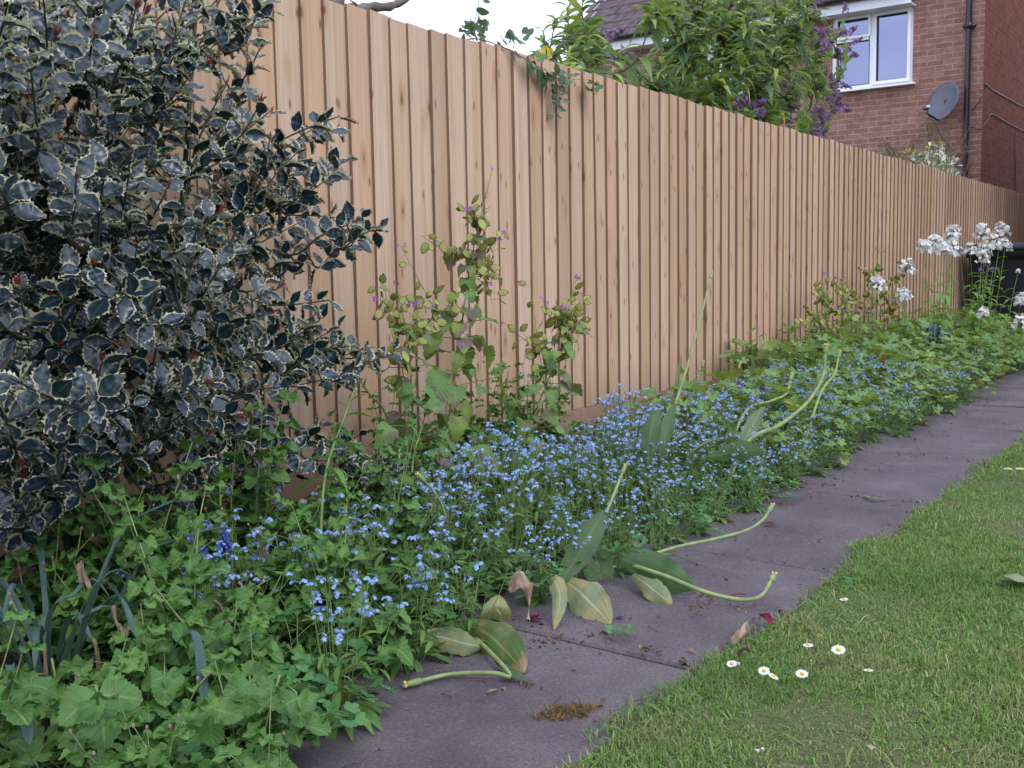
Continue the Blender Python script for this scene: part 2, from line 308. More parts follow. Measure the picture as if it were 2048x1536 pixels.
M_WITHER = plain("withered_tip", (.22, .15, .115), .85, .4, 90)
M_LILY = leafmat("lily_leaf", [(0.086, 0.228, 0.029), (0.123, 0.295, 0.044), (0.161, 0.348, 0.058)], (.15, .26, .08), 0, .3, .45)
M_ROCKET = leafmat("rocket_leaf", [(0.114, 0.252, 0.049), (0.163, 0.335, 0.067), (0.228, 0.403, 0.073)], (.16, .24, .1), 0, .3, .55)
M_BUD = leafmat("buddleia_leaf", [(0.036, 0.088, 0.051), (0.051, 0.115, 0.056), (0.117, 0.216, 0.092), (0.204, 0.331, 0.092), (0.373, 0.507, 0.080), (0.577, 0.659, 0.104), (0.172, 0.253, 0.138)], (.14, .2, .08), 60, .4, .45, .4)
M_BUDY = leafmat("buddleia_yellow_leaf", [(.55, .46, .05), (.45, .42, .06)], (.5, .45, .1), 0, .4, .5)
M_LILLEAF = leafmat("lilac_leaf", [(0.113, 0.241, 0.056), (0.177, 0.322, 0.064), (0.258, 0.402, 0.081)], (.15, .22, .07), 0, .4, .45)
M_IVY = leafmat("ivy_leaf", [(.05, .1, .05), (.08, .14, .06), (.12, .18, .06)], (.14, .2, .1), 0, .25, .45, .4)
M_EUO = leafmat("euonymus_leaf", [(0.108, 0.168, 0.060), (0.660, 0.672, 0.540), (0.144, 0.204, 0.072), (0.780, 0.780, 0.660)], None, 0, .2, .35, .5)
M_EUOY = leafmat("euonymus_yellow_tip", [(.55, .5, .06), (.6, .52, .1)], None, 0, .3, .5)
M_BARK = plain("bark", (.13, .11, .09), .85, .45, 18)
M_DRY = plain("dry_twig", (.17, .13, .085), .85, .35, 30)

def tint(c, k): return [x*k for x in c]
def m_wood(name, base, edge=False):
    m, N, L, P = mat(name); g = N.new("ShaderNodeNewGeometry"); t = N.new("ShaderNodeTexCoord"); rnd = g.outputs['Random Per Island']
    off = N.new("ShaderNodeCombineXYZ"); L.new(mth(N, L, 'MULTIPLY', rnd, 37.), off.inputs[2]); L.new(mth(N, L, 'MULTIPLY', rnd, 11.), off.inputs[0])
    va = N.new("ShaderNodeVectorMath"); va.operation = 'ADD'; L.new(t.outputs['Object'], va.inputs[0]); L.new(off.outputs[0], va.inputs[1]); v = va.outputs[0]
    c = ramp(N, L, rnd, [(0, tint(base, .76)), (.2, base), (.4, [base[0]*1.04, base[1]*.95, base[2]*.85]), (.6, [base[0]*1.08, base[1]*1.12, base[2]*1.18]), (.8, tint(base, 1.14)), (1, [base[0]*.86, base[1]*.80, base[2]*.68])])
    grain = noise(N, L, 1, 5, vec=v, stretch=(95, 95, 2.2), rough=.65)
    c = mixc(N, L, ramp(N, L, grain, [(.35, .55), (.62, 0.)]), c, tint(base, .66))
    band = noise(N, L, 1, 2, vec=v, stretch=(22, 22, .55)); c = mixc(N, L, ramp(N, L, band, [(.5, 0.), (.68, .7)]), c, [base[0]*.78, base[1]*.66, base[2]*.5])
    fine = noise(N, L, 1, 3, vec=v, stretch=(420, 420, 9)); c = mixc(N, L, ramp(N, L, fine, [(.3, .22), (.5, 0.)]), c, tint(base, .5))
    # knots: stretched voronoi cells, most of them empty
    mpn = N.new("ShaderNodeMapping"); mpn.inputs['Scale'].default_value = (13, 2, 4.6); L.new(v, mpn.inputs[0])
    wob = noise(N, L, 6, 2, vec=v); wv = N.new("ShaderNodeVectorMath"); wv.operation = 'ADD'; L.new(mpn.outputs[0], wv.inputs[0]); cw = N.new("ShaderNodeCombineXYZ"); L.new(mth(N, L, 'MULTIPLY', wob, .5), cw.inputs[2]); L.new(cw.outputs[0], wv.inputs[1])
    vo = N.new("ShaderNodeTexVoronoi"); vo.inputs['Scale'].default_value = 1; L.new(wv.outputs[0], vo.inputs['Vector'])
    sp = N.new("ShaderNodeSeparateColor"); L.new(vo.outputs['Color'], sp.inputs[0]); keep = mth(N, L, 'GREATER_THAN', sp.outputs[0], .5)
    ring = mth(N, L, 'MULTIPLY', keep, ramp(N, L, vo.outputs['Distance'], [(.06, .9), (.15, .45), (.32, 0.)])); core = mth(N, L, 'MULTIPLY', keep, ramp(N, L, vo.outputs['Distance'], [(.05, .85), (.09, 0.)]))
    c = mixc(N, L, ring, c, [base[0]*.62, base[1]*.42, base[2]*.32]); c = mixc(N, L, core, c, [base[0]*.22, base[1]*.15, base[2]*.12])
    mp2 = N.new("ShaderNodeMapping"); mp2.inputs['Scale'].default_value = (24, 3, 9.5); mp2.inputs['Location'].default_value = (3.3, 1, 7.7); L.new(v, mp2.inputs[0]); v2 = N.new("ShaderNodeTexVoronoi"); v2.inputs['Scale'].default_value = 1; L.new(mp2.outputs[0], v2.inputs['Vector'])
    s2 = N.new("ShaderNodeSeparateColor"); L.new(v2.outputs['Color'], s2.inputs[0]); k2 = mth(N, L, 'GREATER_THAN', s2.outputs[1], .88); c = mixc(N, L, mth(N, L, 'MULTIPLY', k2, ramp(N, L, v2.outputs['Distance'], [(.07, .85), (.16, .3), (.24, 0.)])), c, [base[0]*.36, base[1]*.25, base[2]*.2])
    big = noise(N, L, 1.6, 4); c = mixc(N, L, ramp(N, L, big, [(.48, 0.), (.72, .3)]), c, [base[0]*.62, base[1]*.66, base[2]*.66])
    sz = N.new('ShaderNodeSeparateXYZ'); L.new(t.outputs['Object'], sz.inputs[0]); low_dark = mth(N, L, 'ADD', sz.outputs[2], mth(N, L, 'MULTIPLY', noise(N, L, 9, 3), .22)); c = mixc(N, L, ramp(N, L, low_dark, [(.26, .45), (.46, 0.)]), c, [base[0]*.5, base[1]*.5, base[2]*.42])  # timber gets darker towards the bottom, with an uneven upper limit
    if edge: c = mixc(N, L, .78, c, [base[0]*.24, base[1]*.21, base[2]*.2])  # sawn edge darkened, with the overlap shadow between boards painted in
    L.new(c, P.inputs['Base Color']); P.inputs['Roughness'].default_value = .78; P.inputs['Specular IOR Level'].default_value = .2; bump(N, L, P, grain, .25, .002)
    return m
WOOD = (.56, .395, .272)
M_WOOD = m_wood("larch_board", WOOD); M_EDGE = m_wood("sawn_edge_lap_shadow", WOOD, True); M_GRAVEL = m_wood("gravel_board_timber", (.40, .26, .19)); M_RAIL = plain("fence_rail", (.3, .21, .14), .8, .3, 12)
def m_path():
    m, N, L, P = mat("paving_concrete"); g = N.new("ShaderNodeNewGeometry")
    c = ramp(N, L, g.outputs['Random Per Island'], [(0, (.088, .075, .080)), (.35, (.118, .101, .106)), (.7, (.098, .084, .096)), (1, (.122, .104, .110))])
    a = noise(N, L, 3.2, 6, rough=.65); c = mixc(N, L, ramp(N, L, a, [(.34, .85), (.58, 0.)]), c, (.058, .048, .056)); c = mixc(N, L, ramp(N, L, a, [(.58, 0.), (.8, .65)]), c, (.19, .175, .195))
    b = noise(N, L, 160, 3, rough=.7); c = mixc(N, L, ramp(N, L, b, [(.40, .5), (.5, 0.)]), c, (.048, .04, .045)); c = mixc(N, L, ramp(N, L, b, [(.58, 0.), (.7, .38)]), c, (.24, .22, .235))
    d = noise(N, L, 45, 3); c = mixc(N, L, ramp(N, L, d, [(.6, 0.), (.72, .5)]), c, (.17, .115, .105))
    e = noise(N, L, 11, 5, rough=.7); c = mixc(N, L, ramp(N, L, e, [(.62, 0.), (.7, .5)]), c, (.075, .085, .05))
    L.new(c, P.inputs['Base Color']); P.inputs['Roughness'].default_value = .82; P.inputs['Specular IOR Level'].default_value = .3; bump(N, L, P, mth(N, L, 'ADD', b, mth(N, L, 'MULTIPLY', d, .6)), .35, .004); return m
M_PATH = m_path()
def m_soil():
    m, N, L, P = mat("dark_soil"); n = noise(N, L, 35, 6, rough=.7); L.new(ramp(N, L, n, [(.3, (.012, .009, .007)), (.55, (.035, .026, .02)), (.75, (.075, .055, .04))]), P.inputs['Base Color']); P.inputs['Roughness'].default_value = .95; bump(N, L, P, n, .8, .02); return m
M_SOIL = m_soil()
def m_turf():
    m, N, L, P = mat("turf_thatch"); n = noise(N, L, 90, 5, rough=.7); c = ramp(N, L, n, [(.3, (.03, .04, .014)), (.5, (.07, .085, .025)), (.7, (.15, .125, .06))]); b = noise(N, L, 2.5, 3)
    L.new(mixc(N, L, ramp(N, L, b, [(.4, 0.), (.65, .5)]), c, (.06, .10, .02)), P.inputs['Base Color']); P.inputs['Roughness'].default_value = .9; bump(N, L, P, n, .6, .01); return m
M_TURF = m_turf()
def m_grass():
    m, N, L, P = mat("grass_blade"); g = N.new("ShaderNodeNewGeometry"); t = N.new("ShaderNodeTexCoord"); s = N.new("ShaderNodeSeparateXYZ"); L.new(t.outputs['UV'], s.inputs[0])
    c = ramp(N, L, g.outputs['Random Per Island'], [(0, (.10, .19, .038)), (.35, (.145, .265, .05)), (.66, (.19, .31, .065)), (.86, (.25, .32, .09)), (.93, (.36, .31, .17)), (1, (.48, .40, .27))])
    n = noise(N, L, 6.5, 4); c = mixc(N, L, ramp(N, L, n, [(.52, 0.), (.68, .5)]), c, (.25, .225, .11)); n2 = noise(N, L, 2.2, 2); c = mixc(N, L, ramp(N, L, n2, [(.45, 0.), (.65, .5)]), c, (.095, .21, .035))
    L.new(c, P.inputs['Base Color']); P.inputs['Roughness'].default_value = .55; P.inputs['Specular IOR Level'].default_value = .3
    tr = N.new("ShaderNodeBsdfTranslucent"); L.new(c, tr.inputs[0]); ms = N.new("ShaderNodeMixShader"); ms.inputs[0].default_value = .3; L.new(P.outputs[0], ms.inputs[1]); L.new(tr.outputs[0], ms.inputs[2]); L.new(ms.outputs[0], N["Material Output"].inputs[0]); return m
M_GRASS = m_grass()
def m_brick(name, c1, c2, mortar):
    m, N, L, P = mat(name); t = N.new("ShaderNodeTexCoord"); b = N.new("ShaderNodeTexBrick"); L.new(t.outputs['UV'], b.inputs[0])
    b.inputs['Scale'].default_value = 1; b.inputs['Brick Width'].default_value = .225; b.inputs['Row Height'].default_value = .075; b.inputs['Mortar Size'].default_value = .008; b.inputs['Mortar Smooth'].default_value = .3; b.inputs['Bias'].default_value = 0
    b.inputs['Color1'].default_value = rgba(c1); b.inputs['Color2'].default_value = rgba(c2); b.inputs['Mortar'].default_value = rgba(mortar)
    n = noise(N, L, 7, 5, 'UV', rough=.65); c = mixc(N, L, ramp(N, L, n, [(.4, .5), (.6, 0.)]), b.outputs[0], tint(c1, .6)); n3 = noise(N, L, 1, 2, 'UV', stretch=(4.6, 13, 1)); c = mixc(N, L, ramp(N, L, n3, [(.55, 0.), (.7, .5)]), c, [c2[0]*1.25, c2[1]*1.35, c2[2]*1.45]); n2 = noise(N, L, 90, 3, 'UV'); c = mixc(N, L, mth(N, L, 'MULTIPLY', n2, .4), c, tint(c2, .7))
    L.new(c, P.inputs['Base Color']); P.inputs['Roughness'].default_value = .9; P.inputs['Specular IOR Level'].default_value = .15; bump(N, L, P, mth(N, L, 'SUBTRACT', 1., b.outputs['Fac']), .5, .006); return m
M_BRICK = m_brick("facade_brick", (.24, .112, .085), (.345, .185, .15), (.40, .31, .27))
M_BRICK2 = m_brick("shaded_brick", (.17, .052, .035), (.24, .085, .058), (.19, .125, .10))  # darker copy of the facade brick, the side wall's shade put into its colours
M_UPVC = plain("white_upvc", (.78, .79, .82), .35, .03, 5, .5)
M_BLACK = plain("black_plastic", (.02, .02, .028), .35, .2, 8, .5)
M_DISH = plain("dish_grey", (.10, .105, .135), .45, .1, 12, .5)
M_LNB = plain("grey_plastic", (.5, .5, .52), .4, .05)
def m_glass():
    m, N, L, P = mat("window_glass"); P.inputs['Base Color'].default_value = (.05, .06, .10, 1); P.inputs['Roughness'].default_value = .04
    gl = N.new("ShaderNodeBsdfGlossy"); gl.inputs[0].default_value = (.36, .40, .58, 1); gl.inputs[1].default_value = .02; ms = N.new("ShaderNodeMixShader"); ms.inputs[0].default_value = .5; n = noise(N, L, 1.7, 3); bp = N.new("ShaderNodeBump"); bp.inputs['Strength'].default_value = .05; bp.inputs['Distance'].default_value = .05; L.new(n, bp.inputs['Height']); L.new(bp.outputs[0], gl.inputs['Normal'])
    L.new(P.outputs[0], ms.inputs[1]); L.new(gl.outputs[0], ms.inputs[2]); L.new(ms.outputs[0], N["Material Output"].inputs[0]); return m
M_GLASS = m_glass()
M_TILE = plain("roof_tile", (.085, .06, .065), .8, .45, 9)
M_BIN = plain("bin_plastic", (.012, .012, .018), .5, .25, 6, .3)
M_LITTER = leafmat("litter_flake", [(.1, .05, .035), (.18, .09, .06), (.28, .17, .11), (.07, .045, .035), (.33, .24, .17)], None, 0, 0, .9, .1)
M_MOSS = leafmat("dry_moss", [(.2, .13, .04), (.26, .15, .06), (.15, .13, .03), (.12, .07, .03)], None, 0, .1, .9, .1)
M_REDPET = leafmat("fallen_red_petal", [(.3, .02, .05), (.22, .015, .04)], None, 0, .2, .6)

# ------------------------------------------------------------------ ground, path, lawn
def flat(name, x0, x1, y0, y1, z, m, n=1, kind='structure', rough=0.0, zf=None):
    b = MB(); nx = n if n > 1 else 1; ny = max(1, int(nx*abs(y1-y0)/(x1-x0))) if n > 1 else 1
    xs = np.linspace(x0, x1, nx+1); ys = np.linspace(y0, y1, ny+1); V = [(x, y, (zf(x, y) if zf else z) + (rng.normal()*rough if rough else 0)) for x in xs for y in ys]; k = ny+1
    b.add(V, [(i*k+j, (i+1)*k+j, (i+1)*k+j+1, i*k+j+1) for i in range(nx) for j in range(ny)], 0, [(v[0], v[1]) for v in V])
    return b.build(name, m, None, True, kind=kind)
flat("ground", -150, 500, -250, 350, -.05, M_TURF)
flat("lawn", -6, 16, -7, -1.60, .004, M_TURF, 60, rough=.003)
soil_z = lambda x, y: (.012 + max(0, (y+1.0))*.04) if y > -1.0 else -.03
flat("garden_bed", -3, 15.5, -1.04, -.03, 0, M_SOIL, 240, rough=.006, zf=soil_z)
pb = MB(); edges = [-2.4, -1.5, -.62, .2, .98, 1.754, 2.52, 3.43, 4.29, 5.2, 6.1, 7.0, 7.9, 8.8, 9.7, 10.6, 11.5, 12.4, 13.3, 14.2, 15.1]
for a, b2 in zip(edges[:-1], edges[1:]):
    g = .0065; tl = rng.normal(0, .004, 4); x0, x1, y0, y1 = a+g, b2-g, -1.585, -.985; c = .006
    sk = rng.normal(0, .006, 2)
    top = [(x0+c+sk[0], y0+c, tl[0]), (x1-c+sk[0], y0+c, tl[1]), (x1-c+sk[1], y1-c, tl[2]), (x0+c+sk[1], y1-c, tl[3])]
    V = top + [(x0+sk[0], y0, tl[0]-c), (x1+sk[0], y0, tl[1]-c), (x1+sk[1], y1, tl[2]-c), (x0+sk[1], y1, tl[3]-c)] + [(x0+sk[0], y0, -.045), (x1+sk[0], y0, -.045), (x1+sk[1], y1, -.045), (x0+sk[1], y1, -.045)]
    F = [(0, 1, 2, 3)] + [(k+4, (k+1) % 4+4, (k+1) % 4, k) for k in range(4)] + [(k+8, (k+1) % 4+8, (k+1) % 4+4, k+4) for k in range(4)]
    pb.add(V, F)
pb.build("path", M_PATH, None, False, kind='structure')
flat("path_joint_earth", -2.4, 15.1, -1.60, -.97, -.022, M_SOIL, 90, rough=.003)

def grass():
    b = MB(); r = np.random.default_rng(3)
    def blades(x0, x1, y0, y1, n, l0, l1, fn=None):
        x = r.uniform(x0, x1, n); y = r.uniform(y0, y1, n); pat = np.sin(x*7.3+y*3.1)+np.sin(x*3.7-y*9.2)+np.sin(x*17+y*13)*.5
        keep = r.uniform(-2.6, 2.6, n) < pat*1.2+1.7; x, y = x[keep], y[keep]; pat = pat[keep]; n = len(x)
        L = .85*r.uniform(l0, l1, n)*np.clip(.75+.2*pat, .3, 1.3); a = r.uniform(0, 6.283, n); lean = np.where(r.random(n) < .6, r.uniform(1.0, 1.75, n), r.uniform(.1, 1.1, n)); w = r.uniform(.0006, .0016, n)
        d = np.stack([np.cos(a), np.sin(a), 0*a], 1); sd = np.stack([-np.sin(a), np.cos(a), 0*a], 1)*w[:, None]; p = np.stack([x, y, np.full(n, .003)], 1)
        up = A([0, 0, 1.]); m = p + up*(L*.6*np.cos(lean*.5))[:, None] + d*(L*.6*np.sin(lean*.5))[:, None]; t = m + up*(L*.45*np.cos(lean*1.3))[:, None] + d*(L*.45*np.sin(lean*1.3))[:, None]
        V = np.stack([p-sd, p+sd, m+sd*.8, m-sd*.8, t], 1).reshape(-1, 3); o = np.arange(n)[:, None]*5
        loops = np.concatenate([o+[0, 1, 2, 3], o+[3, 2, 4]], 1).ravel()
        b.V.append(V); b.L.append(loops+b.n); b.S.append(np.tile([4, 3], n)); b.M.append(np.zeros(2*n, int)); b.UV.append(np.tile([[0, 0], [1, 0], [1, .6], [0, .6], [0, .6], [1, .6], [.5, 1]], (n, 1)).astype(float)); b.n += 5*n
    blades(.9, 2.6, -2.3, -1.592, 120000, .008, .029)
    blades(2.6, 5.4, -2.3, -1.592, 115000, .009, .03)
    blades(5.4, 12, -2.6, -1.585, 50000, .02, .05)
    blades(-.5, 5.4, -3.4, -2.3, 60000, .02, .045)
    blades(-.5, .9, -2.3, -1.585, 15000, .02, .045)
    # longer unmown tufts flopping over the slab edge
    for cx in np.concatenate([r.uniform(1.0, 5, 210), r.uniform(5, 11, 60)]):
        k = int(r.integers(10, 60)); ey = -1.585+.022*math.sin(cx*5.1)+.016*math.sin(cx*13.7+1)+.012*r.normal(); blades(cx-.045, cx+.045, ey-.035, ey+.012, k, .012, .042)
    def lying(x0, x1, y0, y1, n, l0, l1, w0, w1, dark=0):
        for _ in range(n):
            x, y, a, L, w = r.uniform(x0, x1), r.uniform(y0, y1), r.uniform(0, 6.28), r.uniform(l0, l1), r.uniform(w0, w1); d = A([math.cos(a), math.sin(a), 0]); q = A([-d[1], d[0], 0]); h = r.uniform(.004, .02); c = r.normal(0, .25)
            P = [A([x, y, .004]), A([x, y, .004+h*.8])+d*L*.35+q*L*c*.1, A([x, y, .006+h])+d*L*.7+q*L*c*.4, A([x, y, .004+h*.5])+d*L+q*L*c*.8]; V = []
            for i, p in enumerate(P): ww = w*(1, 1, .75, .1)[i]; V += [p-q*ww, p+q*ww]
            b.add(V, [(0, 1, 3, 2), (2, 3, 5, 4), (4, 5, 7, 6)], 0, [(0, i/3) for i in range(4) for _ in (0, 1)])
    lying(1., 5., -2.3, -1.60, 1300, .025, .06, .0007, .0014); lying(1., 5.5, -1.66, -1.575, 900, .02, .05, .0006, .0012); lying(1., 3.2, -2.2, -1.6, 160, .03, .055, .0012, .0022)
    for _ in range(70):
        cx, cy = r.uniform(1., 5.2), r.uniform(-2.25, -1.62); blades(cx-.03, cx+.03, cy-.02, cy+.02, int(r.integers(60, 180)), .02, .042)
    b.build("lawn_grass", M_GRASS, None, True, kind='stuff', label="short patchy green lawn grass with straw-coloured thatch", category="grass")
grass()

# ------------------------------------------------------------------ fence
def fence():
    root = thing("timber_fence", "long new feather-edge timber fence running behind the flower bed", "fence")
    b = MB(); n0, n1 = -32, 136; X0 = 2.0769
    for i in range(n0, n1):
        x0 = X0 + i*.1 + rng.normal(0, .0035) - .004; w = .122; zt = 1.595 + rng.normal(0, .0035); zb = .17; lean = rng.normal(0, .0016)
        yl, yr = -.026+rng.normal(0, .0016), -.0085; tf = .0145; tr = .006
        # plan: thick edge on the left, thin edge on the right tucked under the next board
        pl = [(x0, yl), (x0+w, yr-.004), (x0+w, yr+tr-.004), (x0, yl+tf)]; V = []; zs = [zb, .5, .85, 1.2, zt]
        bow = rng.normal(0, .0012)
        for j, z in enumerate(zs):
            for x, y in pl: V.append((x+lean*(z-.9)*2, y+bow*math.sin(math.pi*(z-zb)/1.42), z+(rng.normal(0, .0006) if j == 4 else 0)))
        F = []; mi = []
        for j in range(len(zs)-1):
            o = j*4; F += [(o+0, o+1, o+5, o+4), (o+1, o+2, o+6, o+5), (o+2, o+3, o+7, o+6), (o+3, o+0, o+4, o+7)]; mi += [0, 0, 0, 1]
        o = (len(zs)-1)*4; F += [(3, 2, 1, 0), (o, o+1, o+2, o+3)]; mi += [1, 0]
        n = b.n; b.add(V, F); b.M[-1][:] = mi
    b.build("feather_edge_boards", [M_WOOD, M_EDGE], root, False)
    for i, (a, c) in enumerate(zip(np.arange(-1.2, 16, 3.0), np.arange(1.8, 19, 3.0))):
        g = MB(); g.box(((a+c)/2, -.016+rng.normal(0, .001), .088), (2.992, .022, .158)); g.build("gravel_board", M_GRAVEL, root, False)
        p = MB(); p.box((a+.6, .085, .8), (.1, .1, 1.62)); p.build("fence_post", M_RAIL, root, False)
    for z in (.42, .9, 1.38):
        p = MB(); p.box((7.3, .028, z), (17, .04, .075)); p.build("rail", M_RAIL, root, False)
fence()

# ------------------------------------------------------------------ house behind the fence
XH = 15.6
def uvq(b, P, us, mi=0):                      # a quad with given uv
    b.add(P, [(0, 1, 2, 3)], mi, us)
def house():
    H = lambda x, y: onx(x, y, XH)
    root = thing("brick_house", "two-storey red brick house with white window beyond the fence", "house")
    yc = H(1968, 100)[1]; wr, wl_ = H(1826, 90)[1], H(1664, 100)[1]; zb, zt = H(1822, 166)[2], H(1828, 8)[2]; ze = zt+.06; yl = H(1160, 90)[1]; yp = wr-.03
    # second window further left, seen between the branches
    w2r, w2l = H(1500, 170)[1], H(1375, 170)[1]
    b = MB(); xs = XH
    def fac(y0, y1, z0, z1):                 # facade piece facing -X with its reveal left to the window
        uvq(b, [(xs, y1, z0), (xs, y0, z0), (xs, y0, z1), (xs, y1, z1)], [(-y1, z0), (-y0, z0), (-y0, z1), (-y1, z1)])
    fac(yc, yp, 0, 7.0); fac(yp, wr, 0, ze); fac(wr, wl_, 0, zb); fac(wr, wl_, zt, ze); fac(wl_, w2r, 0, ze); fac(w2r, w2l, 0, zb); fac(w2r, w2l, zt, ze); fac(w2l, yl, 0, ze)
    for a, c in ((wr, wl_), (w2r, w2l)):      # reveals
        for y in (a, c): uvq(b, [(xs, y, zb), (xs+.09, y, zb), (xs+.09, y, zt), (xs, y, zt)], [(0, zb), (.09, zb), (.09, zt), (0, zt)])
        uvq(b, [(xs, a, zt), (xs+.09, a, zt), (xs+.09, c, zt), (xs, c, zt)], [(0, 0), (.09, 0), (.09, 1), (0, 1)]); uvq(b, [(xs, a, zb), (xs, c, zb), (xs+.09, c, zb), (xs+.09, a, zb)], [(0, 0), (1, 0), (1, .09), (0, .09)])
    xr = 20.0; zr = ze+.1+(xr-xs+.25)*.78
    uvq(b, [(xs, yl, 0), (xs+9, yl, 0), (xs+9, yl, ze), (xs, yl, ze)], [(0, 0), (9, 0), (9, ze), (0, ze)])
    b.add([(xs, yl, ze), (xs+9, yl, ze), (xr, yl, zr-.1)], [(0, 1, 2)], 0, [(0, ze), (9, ze), (4.4, zr)])
    uvq(b, [(xs, yp, ze), (xs+9, yp, ze), (xs+9, yp, 7.), (xs, yp, 7.)], [(0, ze), (9, ze), (9, 7), (0, 7)]); uvq(b, [(xs, yc, 7.), (xs+9, yc, 7.), (xs+9, yp, 7.), (xs, yp, 7.)], [(0, 0), (9, 0), (9, .3), (0, .3)])
    uvq(b, [(xs+9, yc, 0), (xs+9, yl, 0), (xs+9, yl, ze), (xs+9, yc, ze)], [(0, 0), (9, 0), (9, ze), (0, ze)])
    b.build("facade_wall", M_BRICK, root, False)
    b = MB(); uvq(b, [(xs+9, yc, 0), (xs, yc, 0), (xs, yc, 7.), (xs+9, yc, 7.)], [(9, 0), (0, 0), (0, 7.), (9, 7.)]); b.build("side_wall", M_BRICK2, root, False)
    # roof: stepped courses of tiles, each course slightly lapped over the one below
    b = MB(); x, z = xs-.30, ze+.06; k = 0; dx = .245; dz = dx*.78; tw = .165
    while x < xr:
        ys = np.arange(yp+.02+(tw/2 if k % 2 else 0), yl+.15, tw)
        for y in ys:
            j = rng.normal(0, .004); y1 = y+tw-.006
            b.add([(x, y, z+.03+j), (x, y1, z+.03+j), (x+dx*1.2, y1, z+dz*1.2+.012), (x+dx*1.2, y, z+dz*1.2+.012), (x, y, z+j), (x, y1, z+j)], [(1, 0, 3, 2), (0, 1, 5, 4)])
        x += dx; z += dz; k += 1
    b.add([(xs-.28, yp, ze+.04), (xs-.28, yl+.12, ze+.04), (xr, yl+.12, zr-.08), (xr, yp, zr-.08)], [(1, 0, 3, 2)]); b.add([(xr, yp, zr-.05), (xr, yl+.12, zr-.05), (xs+9.3, yl+.12, ze), (xs+9.3, yp, ze)], [(1, 0, 3, 2)])
    b.build("roof", M_TILE, root, False)
    b = MB(); b.box((xs-.25, (yp+yl)/2+.05, ze+.0), (.022, yl-yp+.1, .19)); b.box((xs-.12, (yp+yl)/2+.05, ze-.085), (.235, yl-yp+.1, .02)); b.build("fascia", M_UPVC, root, False)
    b = MB(); ang = np.linspace(math.pi, 2*math.pi, 9); cx, cz, rr = xs-.325, ze+.095, .06; yy = (yp, yl+.12)
    V = [(cx+q*math.cos(a), y, cz+q*math.sin(a)) for y in yy for q in (rr, rr-.006) for a in ang]; n = 9
    F = [(k, k+1, 2*n+k+1, 2*n+k) for k in range(n-1)] + [(n+k, 3*n+k, 3*n+k+1, n+k+1) for k in range(n-1)] + [(0, 2*n, 3*n, n), (n-1, 2*n-1, 4*n-1, 3*n-1)]
    b.add(V, F); b.build("gutter", M_BLACK, root, True)
    def window(y0, y1):
        w = MB(); X = xs+.055; fw = .062; d = .06
        w.box((X, (y0+y1)/2, zb+fw/2), (d, y1-y0, fw)); w.box((X, (y0+y1)/2, zt-fw/2), (d, y1-y0, fw))
        ym = (y0+y1)/2
        for y in (y0+fw/2, y1-fw/2): w.box((X, y, (zb+zt)/2), (d, fw, zt-zb-2*fw))
        w.box((X, ym, (zb+zt)/2), (d, fw*1.1, zt-zb-2*fw)); ztr = zb+(zt-zb)*.665; w.box((X, (ym+y1)/2, ztr), (d, (y1-y0)/2-1.55*fw, fw*.9))
        fr = w.build("window", M_UPVC, root, False)
        def sash(a, c, e, f, t=.045):
            s = MB(); Xs = X-.035; s.box((Xs, (a+c)/2, e+t/2), (.03, c-a, t)); s.box((Xs, (a+c)/2, f-t/2), (.03, c-a, t)); s.box((Xs, a+t/2, (e+f)/2), (.03, t, f-e-2*t)); s.box((Xs, c-t/2, (e+f)/2), (.03, t, f-e-2*t)); s.build("sash", M_UPVC, fr, False)
            g = MB(); t2 = t+.006
            for q in ((a+t, a+t2, e+t, f-t), (c-t2, c-t, e+t, f-t), (a+t2, c-t2, e+t, e+t2), (a+t2, c-t2, f-t2, f-t)): g.box((Xs+.004, (q[0]+q[1])/2, (q[2]+q[3])/2), (.02, q[1]-q[0], q[3]-q[2]))
            g.build("gasket", M_BLACK, fr, False)
        sash(y0+fw*.6, ym-fw*.3, zb+fw*.6, zt-fw*.6); sash(ym+fw*.3, y1-fw*.6, ztr+fw*.2, zt-fw*.6, .04)
        p = MB(); p.add([(X+.005, y0+.03, zb+.03), (X+.005, y1-.03, zb+.03), (X+.005, y1-.03, zt-.03), (X+.005, y0+.03, zt-.03)], [(1, 0, 3, 2)]); p.build("pane", M_GLASS, fr, False)
        g = MB(); Xg = X-.034
        for q in ((ym+fw*.55, y1-fw, zb+fw, ztr-fw*.45),):
            for e in ((q[0], q[0]+.008, q[2], q[3]), (q[1]-.008, q[1], q[2], q[3]), (q[0]+.008, q[1]-.008, q[2], q[2]+.008), (q[0]+.008, q[1]-.008, q[3]-.008, q[3])): g.box((Xg, (e[0]+e[1])/2, (e[2]+e[3])/2), (.006, e[1]-e[0], e[3]-e[2]))
        g.build("gasket", M_BLACK, fr, False)
        s = MB(); s.box((xs-.02, ym, zb-.014), (.17, (y1-y0)+.1, .028)); s.build("sill", M_UPVC, fr, False)
    window(wr, wl_); window(w2r, w2l)
    b = MB(); yp_ = H(1937, 150)[1]; b.tube([(xs-.055, yp_, 7.2), (xs-.055, yp_, 5), (xs-.055, yp_, 2.5), (xs-.055, yp_, .1)], .038, 12); b.tube([(xs-.055, yp_, zb+.62), (xs-.055, yp_, zb+.70)], .05, 12); b.box((xs-.02, yp_, zb+.66), (.04, .17, .03)); b.tube([(xs-.055, yp_, 1.9), (xs-.055, yp_, 1.98)], .05, 12); b.build("downpipe", M_BLACK, root, True)
    c = MB(); sidept = lambda px, py: ony(px, py, yc-.012)
    c.tube(bez([H(1944, 222)-[.02, 0, 0], H(1958, 205)-[.03, 0, 0], sidept(1970, 178), sidept(1972, 168), sidept(1990, 182), sidept(2048, 214), sidept(2120, 250)], 30), .006, 5)
